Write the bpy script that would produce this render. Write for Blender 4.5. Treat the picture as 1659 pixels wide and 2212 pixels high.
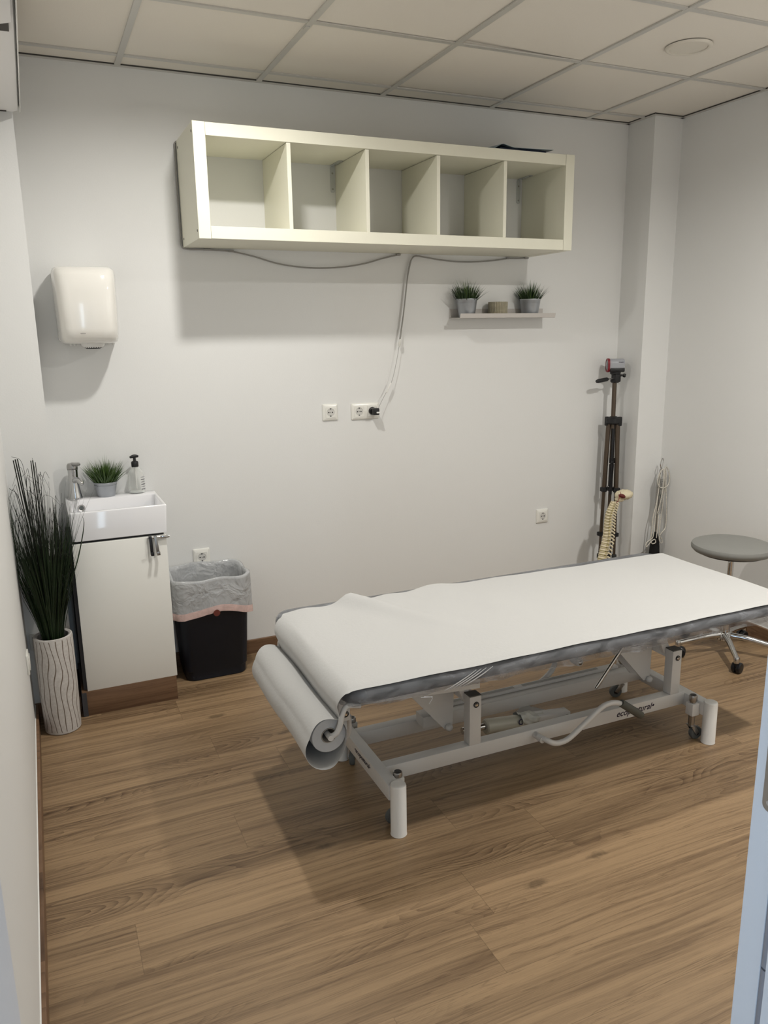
import bpy, bmesh, math, random
from mathutils import Vector, Matrix
PI = math.pi
random.seed(7)
for o in list(bpy.data.objects):
    bpy.data.objects.remove(o, do_unlink=True)
SC = bpy.context.scene
COL = SC.collection

# ------------------------------------------------------------------ camera
cam_d = bpy.data.cameras.new('camera')
cam = bpy.data.objects.new('camera', cam_d)
COL.objects.link(cam)
cam.location = (-0.67094, -3.72144, 1.5942)
cam.rotation_euler = (1.34493, 0.01498, -0.41715)
cam_d.sensor_fit = 'VERTICAL'
cam_d.sensor_height = 24.0
cam_d.lens = 1689.876 / 2212 * 24.0
cam_d.clip_start = 0.02
SC.camera = cam

# ------------------------------------------------------------------ world, light, exposure
world = bpy.data.worlds.new('world')
SC.world = world
world.use_nodes = True
world.node_tree.nodes['Background'].inputs[0].default_value = (0.75, 0.85, 1.0, 1)
world.node_tree.nodes['Background'].inputs[1].default_value = 0.3
SC.view_settings.view_transform = 'Standard'
SC.view_settings.look = 'None'
SC.view_settings.gamma = 1.0
SC.view_settings.use_curve_mapping = False
SC.view_settings.exposure = 0.0
LAMP_A = 1.10      # ceiling downlight above the wall shelf
LAMP_C = 2.05      # ceiling downlight over the middle of the room
LAMP_UNIT = 620.0  # radiance of a lit diffuser
LAMP_COL = (1.0, 0.972, 0.92)


def area_light(name, loc, rot, sx, sy, power, col):
    d = bpy.data.lights.new(name, 'AREA')
    d.shape = 'RECTANGLE'
    d.size = sx
    d.size_y = sy
    d.energy = power
    d.color = col
    o = bpy.data.objects.new(name, d)
    COL.objects.link(o)
    o.location = loc
    o.rotation_euler = rot
    return o


# daylight that comes in through the glazed front of the corridor behind the camera
area_light('corridor_daylight', (-0.50, -5.52, 1.30), (PI / 2, 0, 0), 0.20, 2.3, 8.0, (0.66, 0.84, 1.0))
# added bluish fill from the corridor's left, for the right jamb and right wall
area_light('corridor_left_fill', (-1.34, -3.95, 1.25), (PI / 2, 0, -PI / 2), 1.0, 1.7, 12.0, (0.56, 0.76, 1.0))
area_light('corridor_right_fill', (1.19, -3.9, 1.2), (PI / 2, 0, PI / 2), 0.9, 1.7, 5.0, (0.50, 0.74, 1.0))  # second added fill, tints the left jamb blue; no window here


# ------------------------------------------------------------------ materials
def lin(r, g, b):
    f = lambda c: (c / 255) / 12.92 if c / 255 <= 0.04045 else (((c / 255) + 0.055) / 1.055) ** 2.4
    return (f(r), f(g), f(b), 1)


def mat(name, color, rough=0.5, metal=0.0, bump=0.0, bscale=200.0, var=0.0, vscale=4.0, spec=0.5,
        trans=0.0, coat=0.0, ior=1.45, emis=None, estr=0.0, sss=0.0):
    m = bpy.data.materials.new(name)
    m.use_nodes = True
    nt = m.node_tree
    b = nt.nodes['Principled BSDF']
    c = color if len(color) == 4 else (*color, 1)
    b.inputs['Base Color'].default_value = c
    b.inputs['Roughness'].default_value = rough
    b.inputs['Metallic'].default_value = metal
    b.inputs['Specular IOR Level'].default_value = spec
    b.inputs['IOR'].default_value = ior
    b.inputs['Transmission Weight'].default_value = trans
    b.inputs['Coat Weight'].default_value = coat
    b.inputs['Coat Roughness'].default_value = 0.06
    if emis:
        b.inputs['Emission Color'].default_value = emis
        b.inputs['Emission Strength'].default_value = estr
    tc = nt.nodes.new('ShaderNodeTexCoord')
    if var:
        n = nt.nodes.new('ShaderNodeTexNoise')
        n.inputs['Scale'].default_value = vscale
        n.inputs['Detail'].default_value = 4
        nt.links.new(tc.outputs['Object'], n.inputs['Vector'])
        r = nt.nodes.new('ShaderNodeMapRange')
        r.inputs['To Min'].default_value = 1 - var
        r.inputs['To Max'].default_value = 1 + var
        nt.links.new(n.outputs['Fac'], r.inputs['Value'])
        mx = nt.nodes.new('ShaderNodeVectorMath')
        mx.operation = 'SCALE'
        mx.inputs[0].default_value = c[:3]
        nt.links.new(r.outputs[0], mx.inputs['Scale'])
        nt.links.new(mx.outputs[0], b.inputs['Base Color'])
    if bump:
        n = nt.nodes.new('ShaderNodeTexNoise')
        n.inputs['Scale'].default_value = bscale
        n.inputs['Detail'].default_value = 3
        nt.links.new(tc.outputs['Object'], n.inputs['Vector'])
        bp = nt.nodes.new('ShaderNodeBump')
        bp.inputs['Strength'].default_value = bump
        bp.inputs['Distance'].default_value = 0.002
        nt.links.new(n.outputs['Fac'], bp.inputs['Height'])
        nt.links.new(bp.outputs[0], b.inputs['Normal'])
    return m


class NG:
    """tiny helper to write shader maths"""
    def __init__(s, nt): s.nt = nt
    def n(s, t): return s.nt.nodes.new(t)
    def link(s, a, b): s.nt.links.new(a, b)
    def setin(s, sock, v):
        if isinstance(v, (int, float)): sock.default_value = v
        elif isinstance(v, tuple): sock.default_value = v
        else: s.link(v, sock)
    def m(s, op, a, b=0.0, c=None):
        x = s.n('ShaderNodeMath'); x.operation = op
        s.setin(x.inputs[0], a); s.setin(x.inputs[1], b)
        if c is not None: s.setin(x.inputs[2], c)
        return x.outputs[0]
    def comb(s, x, y, z):
        c = s.n('ShaderNodeCombineXYZ')
        s.setin(c.inputs[0], x); s.setin(c.inputs[1], y); s.setin(c.inputs[2], z)
        return c.outputs[0]
    def noise(s, vec, scale, detail=3, rough=0.5, dist=0.0):
        x = s.n('ShaderNodeTexNoise'); s.link(vec, x.inputs['Vector'])
        x.inputs['Scale'].default_value = scale; x.inputs['Detail'].default_value = detail
        x.inputs['Roughness'].default_value = rough; x.inputs['Distortion'].default_value = dist
        return x.outputs['Fac']
    def ramp(s, fac, stops):
        r = s.n('ShaderNodeValToRGB'); s.link(fac, r.inputs[0])
        els = r.color_ramp.elements
        while len(els) > 1: els.remove(els[-1])
        els[0].position = stops[0][0]; els[0].color = stops[0][1]
        for p, c in stops[1:]:
            e = els.new(p); e.color = c
        return r.outputs[0]
    def mix(s, fac, a, b, mode='MIX'):
        x = s.n('ShaderNodeMix'); x.data_type = 'RGBA'; x.blend_type = mode
        s.setin(x.inputs[0], fac); s.setin(x.inputs[6], a); s.setin(x.inputs[7], b)
        return x.outputs[2]


def wood(name, plank_w=0.192, plank_l=1.28, tint=1.0, seams=True, axis='x', rough=0.42, k=1.0, light=None, dark=None):
    m = bpy.data.materials.new(name)
    m.use_nodes = True
    nt = m.node_tree
    g = NG(nt)
    b = nt.nodes['Principled BSDF']
    tc = g.n('ShaderNodeTexCoord')
    sep = g.n('ShaderNodeSeparateXYZ')
    g.link(tc.outputs['Object'], sep.inputs[0])
    X, Y, Z = sep.outputs
    if axis == 'x':
        u, v = X, Y
    elif axis == 'xz':
        u, v = X, Z
    else:
        u, v = Y, Z
    row = g.m('FLOOR', g.m('DIVIDE', v, plank_w))
    wn = g.n('ShaderNodeTexWhiteNoise'); wn.noise_dimensions = '1D'
    g.link(row, wn.inputs['W'])
    uo = g.m('ADD', u, g.m('MULTIPLY', wn.outputs['Value'], 7.3))
    colm = g.m('FLOOR', g.m('DIVIDE', uo, plank_l))
    wn2 = g.n('ShaderNodeTexWhiteNoise'); wn2.noise_dimensions = '2D'
    g.link(g.comb(row, colm, 0.0), wn2.inputs['Vector'])
    pid = wn2.outputs['Value']
    off = g.m('MULTIPLY', pid, 37.0)
    # slow sideways drift of the grain
    drift = g.m('MULTIPLY', g.m('SUBTRACT', g.noise(g.comb(g.m('ADD', g.m('MULTIPLY', u, 1.3), off), g.m('MULTIPLY', v, 3.0), 5.0), 1.0, 2), 0.5), 0.055)
    vv = g.m('ADD', v, drift)
    # cathedral figure: contour lines of a stretched noise, only in patches
    vec = g.comb(g.m('ADD', g.m('MULTIPLY', u, 1.5), off), g.m('MULTIPLY', vv, 8.5), off)
    base = g.noise(vec, 1.0, 1.0, 0.4, 0.12)
    saw = g.m('FRACT', g.m('ADD', g.m('MULTIPLY', base, 30.0), g.m('MULTIPLY', g.noise(g.comb(g.m('MULTIPLY', u, 5.0), g.m('MULTIPLY', v, 70.0), 2.0), 1.0, 2), 0.5)))
    rings = g.m('POWER', saw, 2.2)
    patch = g.noise(g.comb(g.m('ADD', g.m('MULTIPLY', u, 1.15), off), g.m('MULTIPLY', vv, 6.0), 3.0), 1.0, 2)
    pm = g.n('ShaderNodeMapRange'); g.link(patch, pm.inputs[0])
    pm.inputs['From Min'].default_value = 0.50; pm.inputs['From Max'].default_value = 0.66
    ringmask = pm.outputs[0]
    # long streaks, thin dark veins, fine pores
    streak = g.noise(g.comb(g.m('ADD', g.m('MULTIPLY', u, 1.1), off), g.m('MULTIPLY', vv, 60.0), off), 1.0, 5, 0.68, 0.3)
    veins = g.noise(g.comb(g.m('ADD', g.m('MULTIPLY', u, 0.8), off), g.m('MULTIPLY', vv, 26.0), 9.0), 1.0, 4, 0.6, 0.6)
    vd = g.m('ABSOLUTE', g.m('SUBTRACT', veins, 0.5))
    vm = g.n('ShaderNodeMapRange'); g.link(vd, vm.inputs[0])
    vm.inputs['From Min'].default_value = 0.0; vm.inputs['From Max'].default_value = 0.014
    vm.inputs['To Min'].default_value = 1.0; vm.inputs['To Max'].default_value = 0.0
    fine = g.noise(g.comb(g.m('MULTIPLY', u, 22.0), g.m('MULTIPLY', v, 460.0), 0.0), 1.0, 3, 0.6)
    broad = g.noise(g.comb(g.m('ADD', g.m('MULTIPLY', u, 0.8), off), g.m('MULTIPLY', vv, 10.0), 1.0), 1.0, 3, 0.5, 0.2)
    val = g.m('ADD', g.m('MULTIPLY', streak, 0.62), g.m('MULTIPLY', broad, 0.38))
    val = g.m('SUBTRACT', val, g.m('MULTIPLY', g.m('MULTIPLY', rings, ringmask), 0.17))
    val = g.m('SUBTRACT', val, g.m('MULTIPLY', ringmask, 0.025))
    val = g.m('SUBTRACT', val, g.m('MULTIPLY', g.m('MULTIPLY', vm.outputs[0], streak), 0.20))
    val = g.m('ADD', val, g.m('MULTIPLY', g.m('SUBTRACT', fine, 0.5), 0.16))
    val = g.m('ADD', val, g.m('MULTIPLY', g.m('SUBTRACT', pid, 0.5), 0.035))
    L = light or (150, 125, 95); D = dark or (78, 59, 42)
    mid = tuple(a * 0.42 + c * 0.58 for a, c in zip(D, L))
    colr = g.ramp(val, [(0.20, lin(*D)), (0.39, lin(*mid)), (0.54, lin(*L)), (0.74, lin(*[min(255, c * 1.12) for c in L]))])
    # knots
    vor = g.n('ShaderNodeTexVoronoi'); vor.feature = 'F1'
    g.link(g.comb(g.m('ADD', g.m('MULTIPLY', u, 2.2), off), g.m('MULTIPLY', v, 6.0), off), vor.inputs['Vector'])
    vor.inputs['Scale'].default_value = 1.0
    kd = vor.outputs['Distance']
    kn = g.m('ADD', kd, g.m('MULTIPLY', g.noise(tc.outputs['Object'], 60.0, 3), 0.10))
    kmask = g.n('ShaderNodeMapRange'); g.link(kn, kmask.inputs[0])
    kmask.inputs['From Min'].default_value = 0.10; kmask.inputs['From Max'].default_value = 0.16
    kmask.inputs['To Min'].default_value = 0.5; kmask.inputs['To Max'].default_value = 0.0
    colr = g.mix(kmask.outputs[0], colr, lin(*[c * 0.62 for c in D]))
    if seams:
        dv = g.m('ABSOLUTE', g.m('SUBTRACT', g.m('FRACT', g.m('DIVIDE', v, plank_w)), 0.5))
        du = g.m('ABSOLUTE', g.m('SUBTRACT', g.m('FRACT', g.m('DIVIDE', uo, plank_l)), 0.5))
        s1 = g.m('GREATER_THAN', dv, 0.5 - 0.0009 / plank_w)
        s2 = g.m('GREATER_THAN', du, 0.5 - 0.0009 / plank_l)
        sm = g.m('MULTIPLY', g.m('MAXIMUM', s1, s2), 0.34)
        colr = g.mix(sm, colr, lin(62, 45, 30))
    mul = g.n('ShaderNodeVectorMath'); mul.operation = 'SCALE'
    g.link(colr, mul.inputs[0]); mul.inputs['Scale'].default_value = k
    g.link(mul.outputs[0], b.inputs['Base Color'])
    b.inputs['Roughness'].default_value = rough
    b.inputs['Specular IOR Level'].default_value = 0.35
    bp = g.n('ShaderNodeBump'); bp.inputs['Strength'].default_value = 0.25; bp.inputs['Distance'].default_value = 0.0008
    g.link(g.m('ADD', fine, g.m('MULTIPLY', streak, 0.8)), bp.inputs['Height'])
    g.link(bp.outputs[0], b.inputs['Normal'])
    return m


M = {}
M['floor'] = wood('oak_laminate')
M['skirt_x'] = wood('oak_skirting_x', seams=False, axis='xz', k=0.66, plank_w=0.5, plank_l=2.4, light=(152, 118, 90), dark=(92, 67, 48))
M['skirt_y'] = wood('oak_skirting_y', seams=False, axis='yz', k=0.66, plank_w=0.5, plank_l=2.4, light=(152, 118, 90), dark=(92, 67, 48))
M['wall'] = mat('wall_paint', (0.775, 0.775, 0.76), 0.62, bump=0.12, bscale=160, spec=0.3)
M['tile'] = mat('ceiling_tile', (0.80, 0.76, 0.69), 0.9, bump=0.2, bscale=240, var=0.015, vscale=2, spec=0.1)
M['grid'] = mat('ceiling_grid_metal', (0.62, 0.61, 0.58), 0.38, metal=0.35, spec=0.5)
M['gap'] = mat('dark_gap', (0.07, 0.065, 0.06), 0.9)
M['cream'] = mat('cream_laminate', (0.80, 0.785, 0.66), 0.42, bump=0.08, bscale=120)
M['steel'] = mat('zinc_steel', (0.62, 0.64, 0.66), 0.4, metal=0.9, bump=0.1, bscale=60)
M['galv'] = mat('galvanised_steel', (0.42, 0.44, 0.47), 0.42, metal=0.75, var=0.06, vscale=50)
M['chrome'] = mat('chrome', (0.60, 0.60, 0.60), 0.10, metal=1.0)
M['chrome_dull'] = mat('brushed_steel', (0.40, 0.39, 0.38), 0.3, metal=1.0)
M['black'] = mat('black_plastic', (0.012, 0.012, 0.013), 0.45)
M['blackm'] = mat('black_metal', (0.018, 0.018, 0.02), 0.35, metal=0.2)
M['rubber'] = mat('dark_rubber', (0.025, 0.027, 0.027), 0.6)
M['grey_rubber'] = mat('grey_rubber', (0.10, 0.11, 0.11), 0.55)
M['white_pl'] = mat('white_plastic', (0.80, 0.79, 0.76), 0.25)
M['socket_pl'] = mat('socket_plastic', (0.80, 0.79, 0.74), 0.22)
M['socket_in'] = mat('socket_recess', (0.60, 0.59, 0.56), 0.35)
M['abs'] = mat('glossy_white_abs', (0.83, 0.81, 0.76), 0.12, coat=0.6)
M['ceramic'] = mat('white_ceramic', (0.84, 0.84, 0.86), 0.08, coat=0.5)
M['cabinet'] = mat('cabinet_foil', (0.84, 0.835, 0.79), 0.35)
M['cab_side'] = mat('cabinet_side_shade', (0.05, 0.05, 0.055), 0.5)  # shade on the cabinet's left side, put in as near-black colour
M['frame_white'] = mat('white_powder_coat', (0.66, 0.65, 0.63), 0.36, bump=0.1, bscale=400)
M['frame_under'] = mat('grey_cap_plastic', (0.09, 0.09, 0.085), 0.5)
M['vinyl'] = mat('dark_vinyl', (0.045, 0.047, 0.052), 0.35)
M['paper'] = mat('couch_roll_paper', (0.535, 0.533, 0.523), 0.85, bump=0.35, bscale=90, spec=0.1)
M['paper_side'] = mat('paper_roll_side', (0.50, 0.51, 0.52), 0.9, bump=0.6, bscale=60, spec=0.1)
M['card'] = mat('cardboard_core', (0.36, 0.33, 0.29), 0.8)
M['bin'] = mat('bin_black_plastic', (0.005, 0.008, 0.016), 0.5)
M['blade_dark'] = mat('dark_grass', (0.014, 0.030, 0.010), 0.45, var=0.9, vscale=14)
M['stem_black'] = mat('black_twig', (0.008, 0.010, 0.006), 0.5)
M['blade'] = mat('bright_grass', (0.085, 0.15, 0.03), 0.5, var=0.6, vscale=60)
M['blade_mid'] = mat('mid_green_grass', (0.05, 0.095, 0.022), 0.5, var=0.8, vscale=60)
M['blade_deep'] = mat('deep_green_grass', (0.028, 0.058, 0.018), 0.5, var=0.6, vscale=60)
M['soil'] = mat('dark_moss', (0.02, 0.025, 0.015), 0.95, bump=1.0, bscale=200)
M['ledge'] = mat('beige_grey_steel', (0.56, 0.53, 0.50), 0.45)
M['seat'] = mat('grey_vinyl', (0.23, 0.23, 0.215), 0.42, bump=0.15, bscale=300)
M['wheel'] = mat('castor_black', (0.01, 0.011, 0.013), 0.3)
M['bone'] = mat('bone_plastic', (0.70, 0.62, 0.44), 0.5, var=0.12, vscale=60)
M['disc'] = mat('disc_yellow', (0.30, 0.25, 0.09), 0.5)
M['nerve'] = mat('nerve_yellow', (0.55, 0.45, 0.10), 0.45)
M['redm'] = mat('red_plastic', (0.22, 0.012, 0.02), 0.4)
M['dred'] = mat('dark_red', (0.12, 0.014, 0.012), 0.5)
M['bronze'] = mat('bronze_tube', (0.10, 0.075, 0.055), 0.33, metal=0.6)
M['grey_shell'] = mat('silver_grey_shell', (0.36, 0.37, 0.40), 0.35)
M['lens'] = mat('dark_lens', (0.03, 0.035, 0.05), 0.08, coat=1.0)
M['cable'] = mat('grey_cable', (0.30, 0.29, 0.27), 0.5)
M['cable_w'] = mat('white_cable', (0.66, 0.65, 0.61), 0.45)
M['cable_thin'] = mat('thin_grey_cable', (0.36, 0.355, 0.34), 0.5)
M['rope'] = mat('white_rope', (0.60, 0.57, 0.50), 0.8, var=0.5, vscale=160)
M['spring'] = mat('spring_steel', (0.42, 0.41, 0.39), 0.3, metal=1.0)
M['cloth_black'] = mat('black_cloth', (0.006, 0.006, 0.006), 0.95)
M['folder'] = mat('dark_blue_folder', (0.004, 0.012, 0.035), 0.6)
M['folder_l'] = mat('pale_blue_plastic', (0.20, 0.27, 0.33), 0.4)
M['brownred'] = mat('maroon_sticker', (0.14, 0.035, 0.025), 0.4)
M['pinkband'] = mat('pink_drawstring', (0.72, 0.42, 0.38), 0.3)
M['jamb'] = mat('door_jamb_white', (0.76, 0.77, 0.80), 0.4, bump=0.08, bscale=300)
M['gasket'] = mat('grey_gasket', (0.28, 0.28, 0.31), 0.6)
M['ac'] = mat('ac_plastic', (0.74, 0.73, 0.72), 0.35)
M['pink_mark'] = mat('navy_print', (0.02, 0.015, 0.05), 0.5)
M['ink'] = mat('black_ink', (0.02, 0.01, 0.03), 0.5)
M['lamp_ring'] = mat('lamp_ring', (0.72, 0.68, 0.60), 0.4)
M['lamp_off'] = mat('lamp_diffuser_off', (0.72, 0.68, 0.60), 0.35)
M['slot_grey'] = mat('slot_grey', (0.36, 0.36, 0.34), 0.6)
M['lamp_cup'] = mat('lamp_cup', (0.30, 0.29, 0.27), 0.5)
M['oil'] = mat('grey_green_grip', (0.09, 0.09, 0.075), 0.5, bump=0.3, bscale=300)
M['beige_motor'] = mat('aged_white_tube', (0.55, 0.53, 0.44), 0.35)


def glassy(name, col, alpha, rough=0.15, wh=0.85, nscale=14.0, lo=0.15, hi=0.75, stretch=(1, 1, 1), bump=0.5, dist=0.004, det=5, warp=0.8):
    """thin plastic film: partly see-through, partly milky, with creases"""
    m = bpy.data.materials.new(name)
    m.use_nodes = True
    nt = m.node_tree
    g = NG(nt)
    b = nt.nodes['Principled BSDF']
    out = nt.nodes['Material Output']
    b.inputs['Base Color'].default_value = col
    b.inputs['Roughness'].default_value = rough
    tc = g.n('ShaderNodeTexCoord')
    mp = g.n('ShaderNodeMapping')
    mp.inputs['Scale'].default_value = stretch
    g.link(tc.outputs['Object'], mp.inputs[0])
    f = g.noise(mp.outputs[0], nscale, det, 0.55, warp)
    mr = g.n('ShaderNodeMapRange')
    g.link(f, mr.inputs[0])
    mr.inputs['From Min'].default_value = 0.32
    mr.inputs['From Max'].default_value = 0.72
    mr.inputs['To Min'].default_value = lo
    mr.inputs['To Max'].default_value = hi
    tr = g.n('ShaderNodeBsdfTransparent')
    tr.inputs[0].default_value = (0.97, 0.97, 0.97, 1)
    mx = g.n('ShaderNodeMixShader')
    g.link(mr.outputs[0], mx.inputs[0])
    g.link(tr.outputs[0], mx.inputs[1])
    g.link(b.outputs[0], mx.inputs[2])
    g.link(mx.outputs[0], out.inputs[0])
    bp = g.n('ShaderNodeBump')
    bp.inputs['Strength'].default_value = bump
    bp.inputs['Distance'].default_value = dist
    g.link(f, bp.inputs['Height'])
    g.link(bp.outputs[0], b.inputs['Normal'])
    return m


M['film'] = glassy('clear_cover_film', (0.50, 0.52, 0.56, 1), 0.5, 0.28, nscale=17, lo=0.10, hi=0.48, stretch=(0.7, 1, 1.8), bump=0.4)
M['liner'] = glassy('grey_bin_liner', (0.50, 0.51, 0.52, 1), 0.5, 0.14, nscale=12, lo=0.80, hi=0.98, bump=0.9, dist=0.022, det=3.6, warp=0.5)
M['liner_pink'] = glassy('pink_liner_hem', (0.74, 0.54, 0.50, 1), 0.5, 0.2, nscale=30, lo=0.8, hi=1.0)
M['clear'] = mat('clear_pet', (0.92, 0.94, 0.93), 0.08, trans=0.0, ior=1.3)
nt = M['clear'].node_tree
_g = NG(nt)
_b = nt.nodes['Principled BSDF']
_fr = _g.n('ShaderNodeLayerWeight'); _fr.inputs[0].default_value = 0.35
_t = _g.n('ShaderNodeBsdfTransparent'); _t.inputs[0].default_value = (0.99, 0.99, 0.985, 1)
_m = _g.n('ShaderNodeMixShader')
_mr = _g.n('ShaderNodeMapRange'); _g.link(_fr.outputs['Facing'], _mr.inputs[0])
_mr.inputs['To Min'].default_value = 0.05; _mr.inputs['To Max'].default_value = 0.6
_g.link(_mr.outputs[0], _m.inputs[0]); _g.link(_t.outputs[0], _m.inputs[1]); _g.link(_b.outputs[0], _m.inputs[2])
_g.link(_m.outputs[0], nt.nodes['Material Output'].inputs[0])


def emitter(name, strength):
    m = bpy.data.materials.new(name)
    m.use_nodes = True
    b = m.node_tree.nodes['Principled BSDF']
    b.inputs['Base Color'].default_value = (0.8, 0.8, 0.8, 1)
    b.inputs['Emission Color'].default_value = (*LAMP_COL, 1)
    b.inputs['Emission Strength'].default_value = strength
    return m


def vase_mat():
    m = bpy.data.materials.new('vase_scratched_lines')
    m.use_nodes = True
    nt = m.node_tree
    g = NG(nt)
    b = nt.nodes['Principled BSDF']
    tc = g.n('ShaderNodeTexCoord')
    sep = g.n('ShaderNodeSeparateXYZ')
    g.link(tc.outputs['Object'], sep.inputs[0])
    X, Y, Z = sep.outputs
    th = g.m('ARCTAN2', Y, X)
    u = g.m('MULTIPLY', th, 20 / (2 * PI))
    w1 = g.m('MULTIPLY', g.m('SINE', g.m('ADD', g.m('MULTIPLY', Z, 21.0), g.m('MULTIPLY', th, 1.0))), 0.24)
    w2 = g.m('MULTIPLY', g.m('SINE', g.m('ADD', g.m('MULTIPLY', Z, 37.0), g.m('MULTIPLY', th, 4.0))), 0.15)
    uu = g.m('ADD', g.m('ADD', u, w1), w2)
    d = g.m('ABSOLUTE', g.m('SUBTRACT', g.m('FRACT', uu), 0.5))
    mr = g.n('ShaderNodeMapRange')
    g.link(d, mr.inputs[0])
    mr.inputs['From Min'].default_value = 0.055
    mr.inputs['From Max'].default_value = 0.085
    mr.inputs['To Min'].default_value = 1.0
    mr.inputs['To Max'].default_value = 0.0
    nz = g.noise(tc.outputs['Object'], 90.0, 4)
    base = g.ramp(nz, [(0.3, (0.50, 0.47, 0.44, 1)), (0.7, (0.60, 0.57, 0.54, 1))])
    top = g.m('LESS_THAN', Z, 0.408)
    low = g.m('GREATER_THAN', Z, 0.012)
    c = g.mix(g.m('MULTIPLY', mr.outputs[0], g.m('MULTIPLY', top, low)), base, (0.16, 0.12, 0.09, 1))
    g.link(c, b.inputs['Base Color'])
    b.inputs['Roughness'].default_value = 0.75
    bp = g.n('ShaderNodeBump'); bp.inputs['Strength'].default_value = 0.6; bp.inputs['Distance'].default_value = 0.002
    g.link(g.m('SUBTRACT', g.m('MULTIPLY', nz, 0.3), mr.outputs[0]), bp.inputs['Height'])
    g.link(bp.outputs[0], b.inputs['Normal'])
    return m


M['vase'] = vase_mat()


# ------------------------------------------------------------------ mesh helpers
def V(*a): return Vector(a)


def box(bm, x0, x1, y0, y1, z0, z1, bev=0.0, seg=2):
    vs = [bm.verts.new((x, y, z)) for z in (z0, z1) for y in (y0, y1) for x in (x0, x1)]
    fs = [(0, 2, 3, 1), (4, 5, 7, 6), (0, 1, 5, 4), (2, 6, 7, 3), (0, 4, 6, 2), (1, 3, 7, 5)]
    faces = [bm.faces.new([vs[i] for i in f]) for f in fs]
    if bev > 0:
        es = list({e for f in faces for e in f.edges})
        bmesh.ops.bevel(bm, geom=es, offset=bev, segments=seg, affect='EDGES', profile=0.5)
    return vs


def obox(bm, a, b, w, h, bev=0.0, up=(0, 0, 1)):
    """bar of w x h section from a to b"""
    a = Vector(a); b = Vector(b)
    d = (b - a); L = d.length; d.normalize()
    up = Vector(up)
    s = d.cross(up)
    if s.length < 1e-5:
        s = d.cross(Vector((1, 0, 0)))
    s.normalize(); u = s.cross(d)
    tmp = bmesh.new()
    box(tmp, 0, L, -w / 2, w / 2, -h / 2, h / 2, bev)
    mtx = Matrix((d, s, u)).transposed().to_4x4()
    mtx.translation = a
    tmp.transform(mtx)
    bmesh.ops.recalc_face_normals(tmp, faces=tmp.faces)
    merge(bm, tmp)


def merge(bm, tmp):
    me = bpy.data.meshes.new('tmp')
    tmp.to_mesh(me)
    bm.from_mesh(me)
    bpy.data.meshes.remove(me)
    tmp.free()


def smooth_path(pts, n=8):
    """Catmull-Rom"""
    P = [Vector(p) for p in pts]
    if len(P) < 3:
        return P
    Q = [P[0] * 2 - P[1]] + P + [P[-1] * 2 - P[-2]]
    out = []
    for i in range(1, len(Q) - 2):
        p0, p1, p2, p3 = Q[i - 1], Q[i], Q[i + 1], Q[i + 2]
        for k in range(n):
            t = k / n
            out.append(0.5 * ((2 * p1) + (-p0 + p2) * t + (2 * p0 - 5 * p1 + 4 * p2 - p3) * t * t + (-p0 + 3 * p1 - 3 * p2 + p3) * t ** 3))
    out.append(P[-1])
    return out


def tube(bm, pts, r, seg=10, cap=True, r_end=None):
    P = [Vector(p) for p in pts]
    n = len(P)
    rings = []
    up = None
    for i, p in enumerate(P):
        d = (P[min(i + 1, n - 1)] - P[max(i - 1, 0)])
        if d.length < 1e-9: d = Vector((0, 0, 1))
        d.normalize()
        if up is None:
            up = d.orthogonal().normalized()
        else:
            up = (up - d * up.dot(d))
            if up.length < 1e-6: up = d.orthogonal()
            up.normalize()
        s = d.cross(up)
        rr = r(i / (n - 1)) if callable(r) else (r if r_end is None else r + (r_end - r) * i / (n - 1))
        rings.append([bm.verts.new(p + (up * math.cos(2 * PI * k / seg) + s * math.sin(2 * PI * k / seg)) * rr) for k in range(seg)])
    for a, b in zip(rings, rings[1:]):
        for k in range(seg):
            bm.faces.new((a[k], a[(k + 1) % seg], b[(k + 1) % seg], b[k]))
    if cap:
        bm.faces.new(rings[0][::-1])
        bm.faces.new(rings[-1])


def cyl(bm, a, b, r, seg=24, r2=None, bev=0.0):
    a = Vector(a); b = Vector(b)
    if bev > 0:
        L = (b - a).length
        prof = [(0, 0), (r - bev, 0), (r, bev), (r, L - bev), (r - bev, L), (0, L)]
        lathe(bm, prof, a, (b - a).normalized(), seg)
    else:
        tube(bm, [a, b], r, seg, True, r2)


def lathe(bm, prof, org=(0, 0, 0), axis=(0, 0, 1), seg=32, sx=1.0, sy=1.0):
    """prof: list of (radius, height)"""
    org = Vector(org); ax = Vector(axis).normalized()
    if abs(ax.z) > 0.999:
        e1 = Vector((1, 0, 0)); e2 = Vector((0, 1, 0)) * (1 if ax.z > 0 else -1)
    else:
        e1 = ax.orthogonal().normalized(); e2 = ax.cross(e1)
    rings = []
    for r, h in prof:
        if r < 1e-6:
            rings.append([bm.verts.new(org + ax * h)])
        else:
            rings.append([bm.verts.new(org + ax * h + e1 * (r * sx * math.cos(2 * PI * k / seg)) + e2 * (r * sy * math.sin(2 * PI * k / seg))) for k in range(seg)])
    for a, b in zip(rings, rings[1:]):
        for k in range(seg):
            k2 = (k + 1) % seg
            if len(a) == 1 and len(b) == 1: continue
            if len(a) == 1: bm.faces.new((a[0], b[k2], b[k]))
            elif len(b) == 1: bm.faces.new((a[k], a[k2], b[0]))
            else: bm.faces.new((a[k], a[k2], b[k2], b[k]))


def ellipsoid(bm, c, rx, ry, rz, seg=16, rings=10, rot=None):
    tmp = bmesh.new()
    bmesh.ops.create_uvsphere(tmp, u_segments=seg, v_segments=rings, radius=1.0)
    m = Matrix.Diagonal((rx, ry, rz, 1))
    if rot is not None: m = rot.to_4x4() @ m
    m = Matrix.Translation(c) @ m
    tmp.transform(m)
    merge(bm, tmp)


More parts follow.
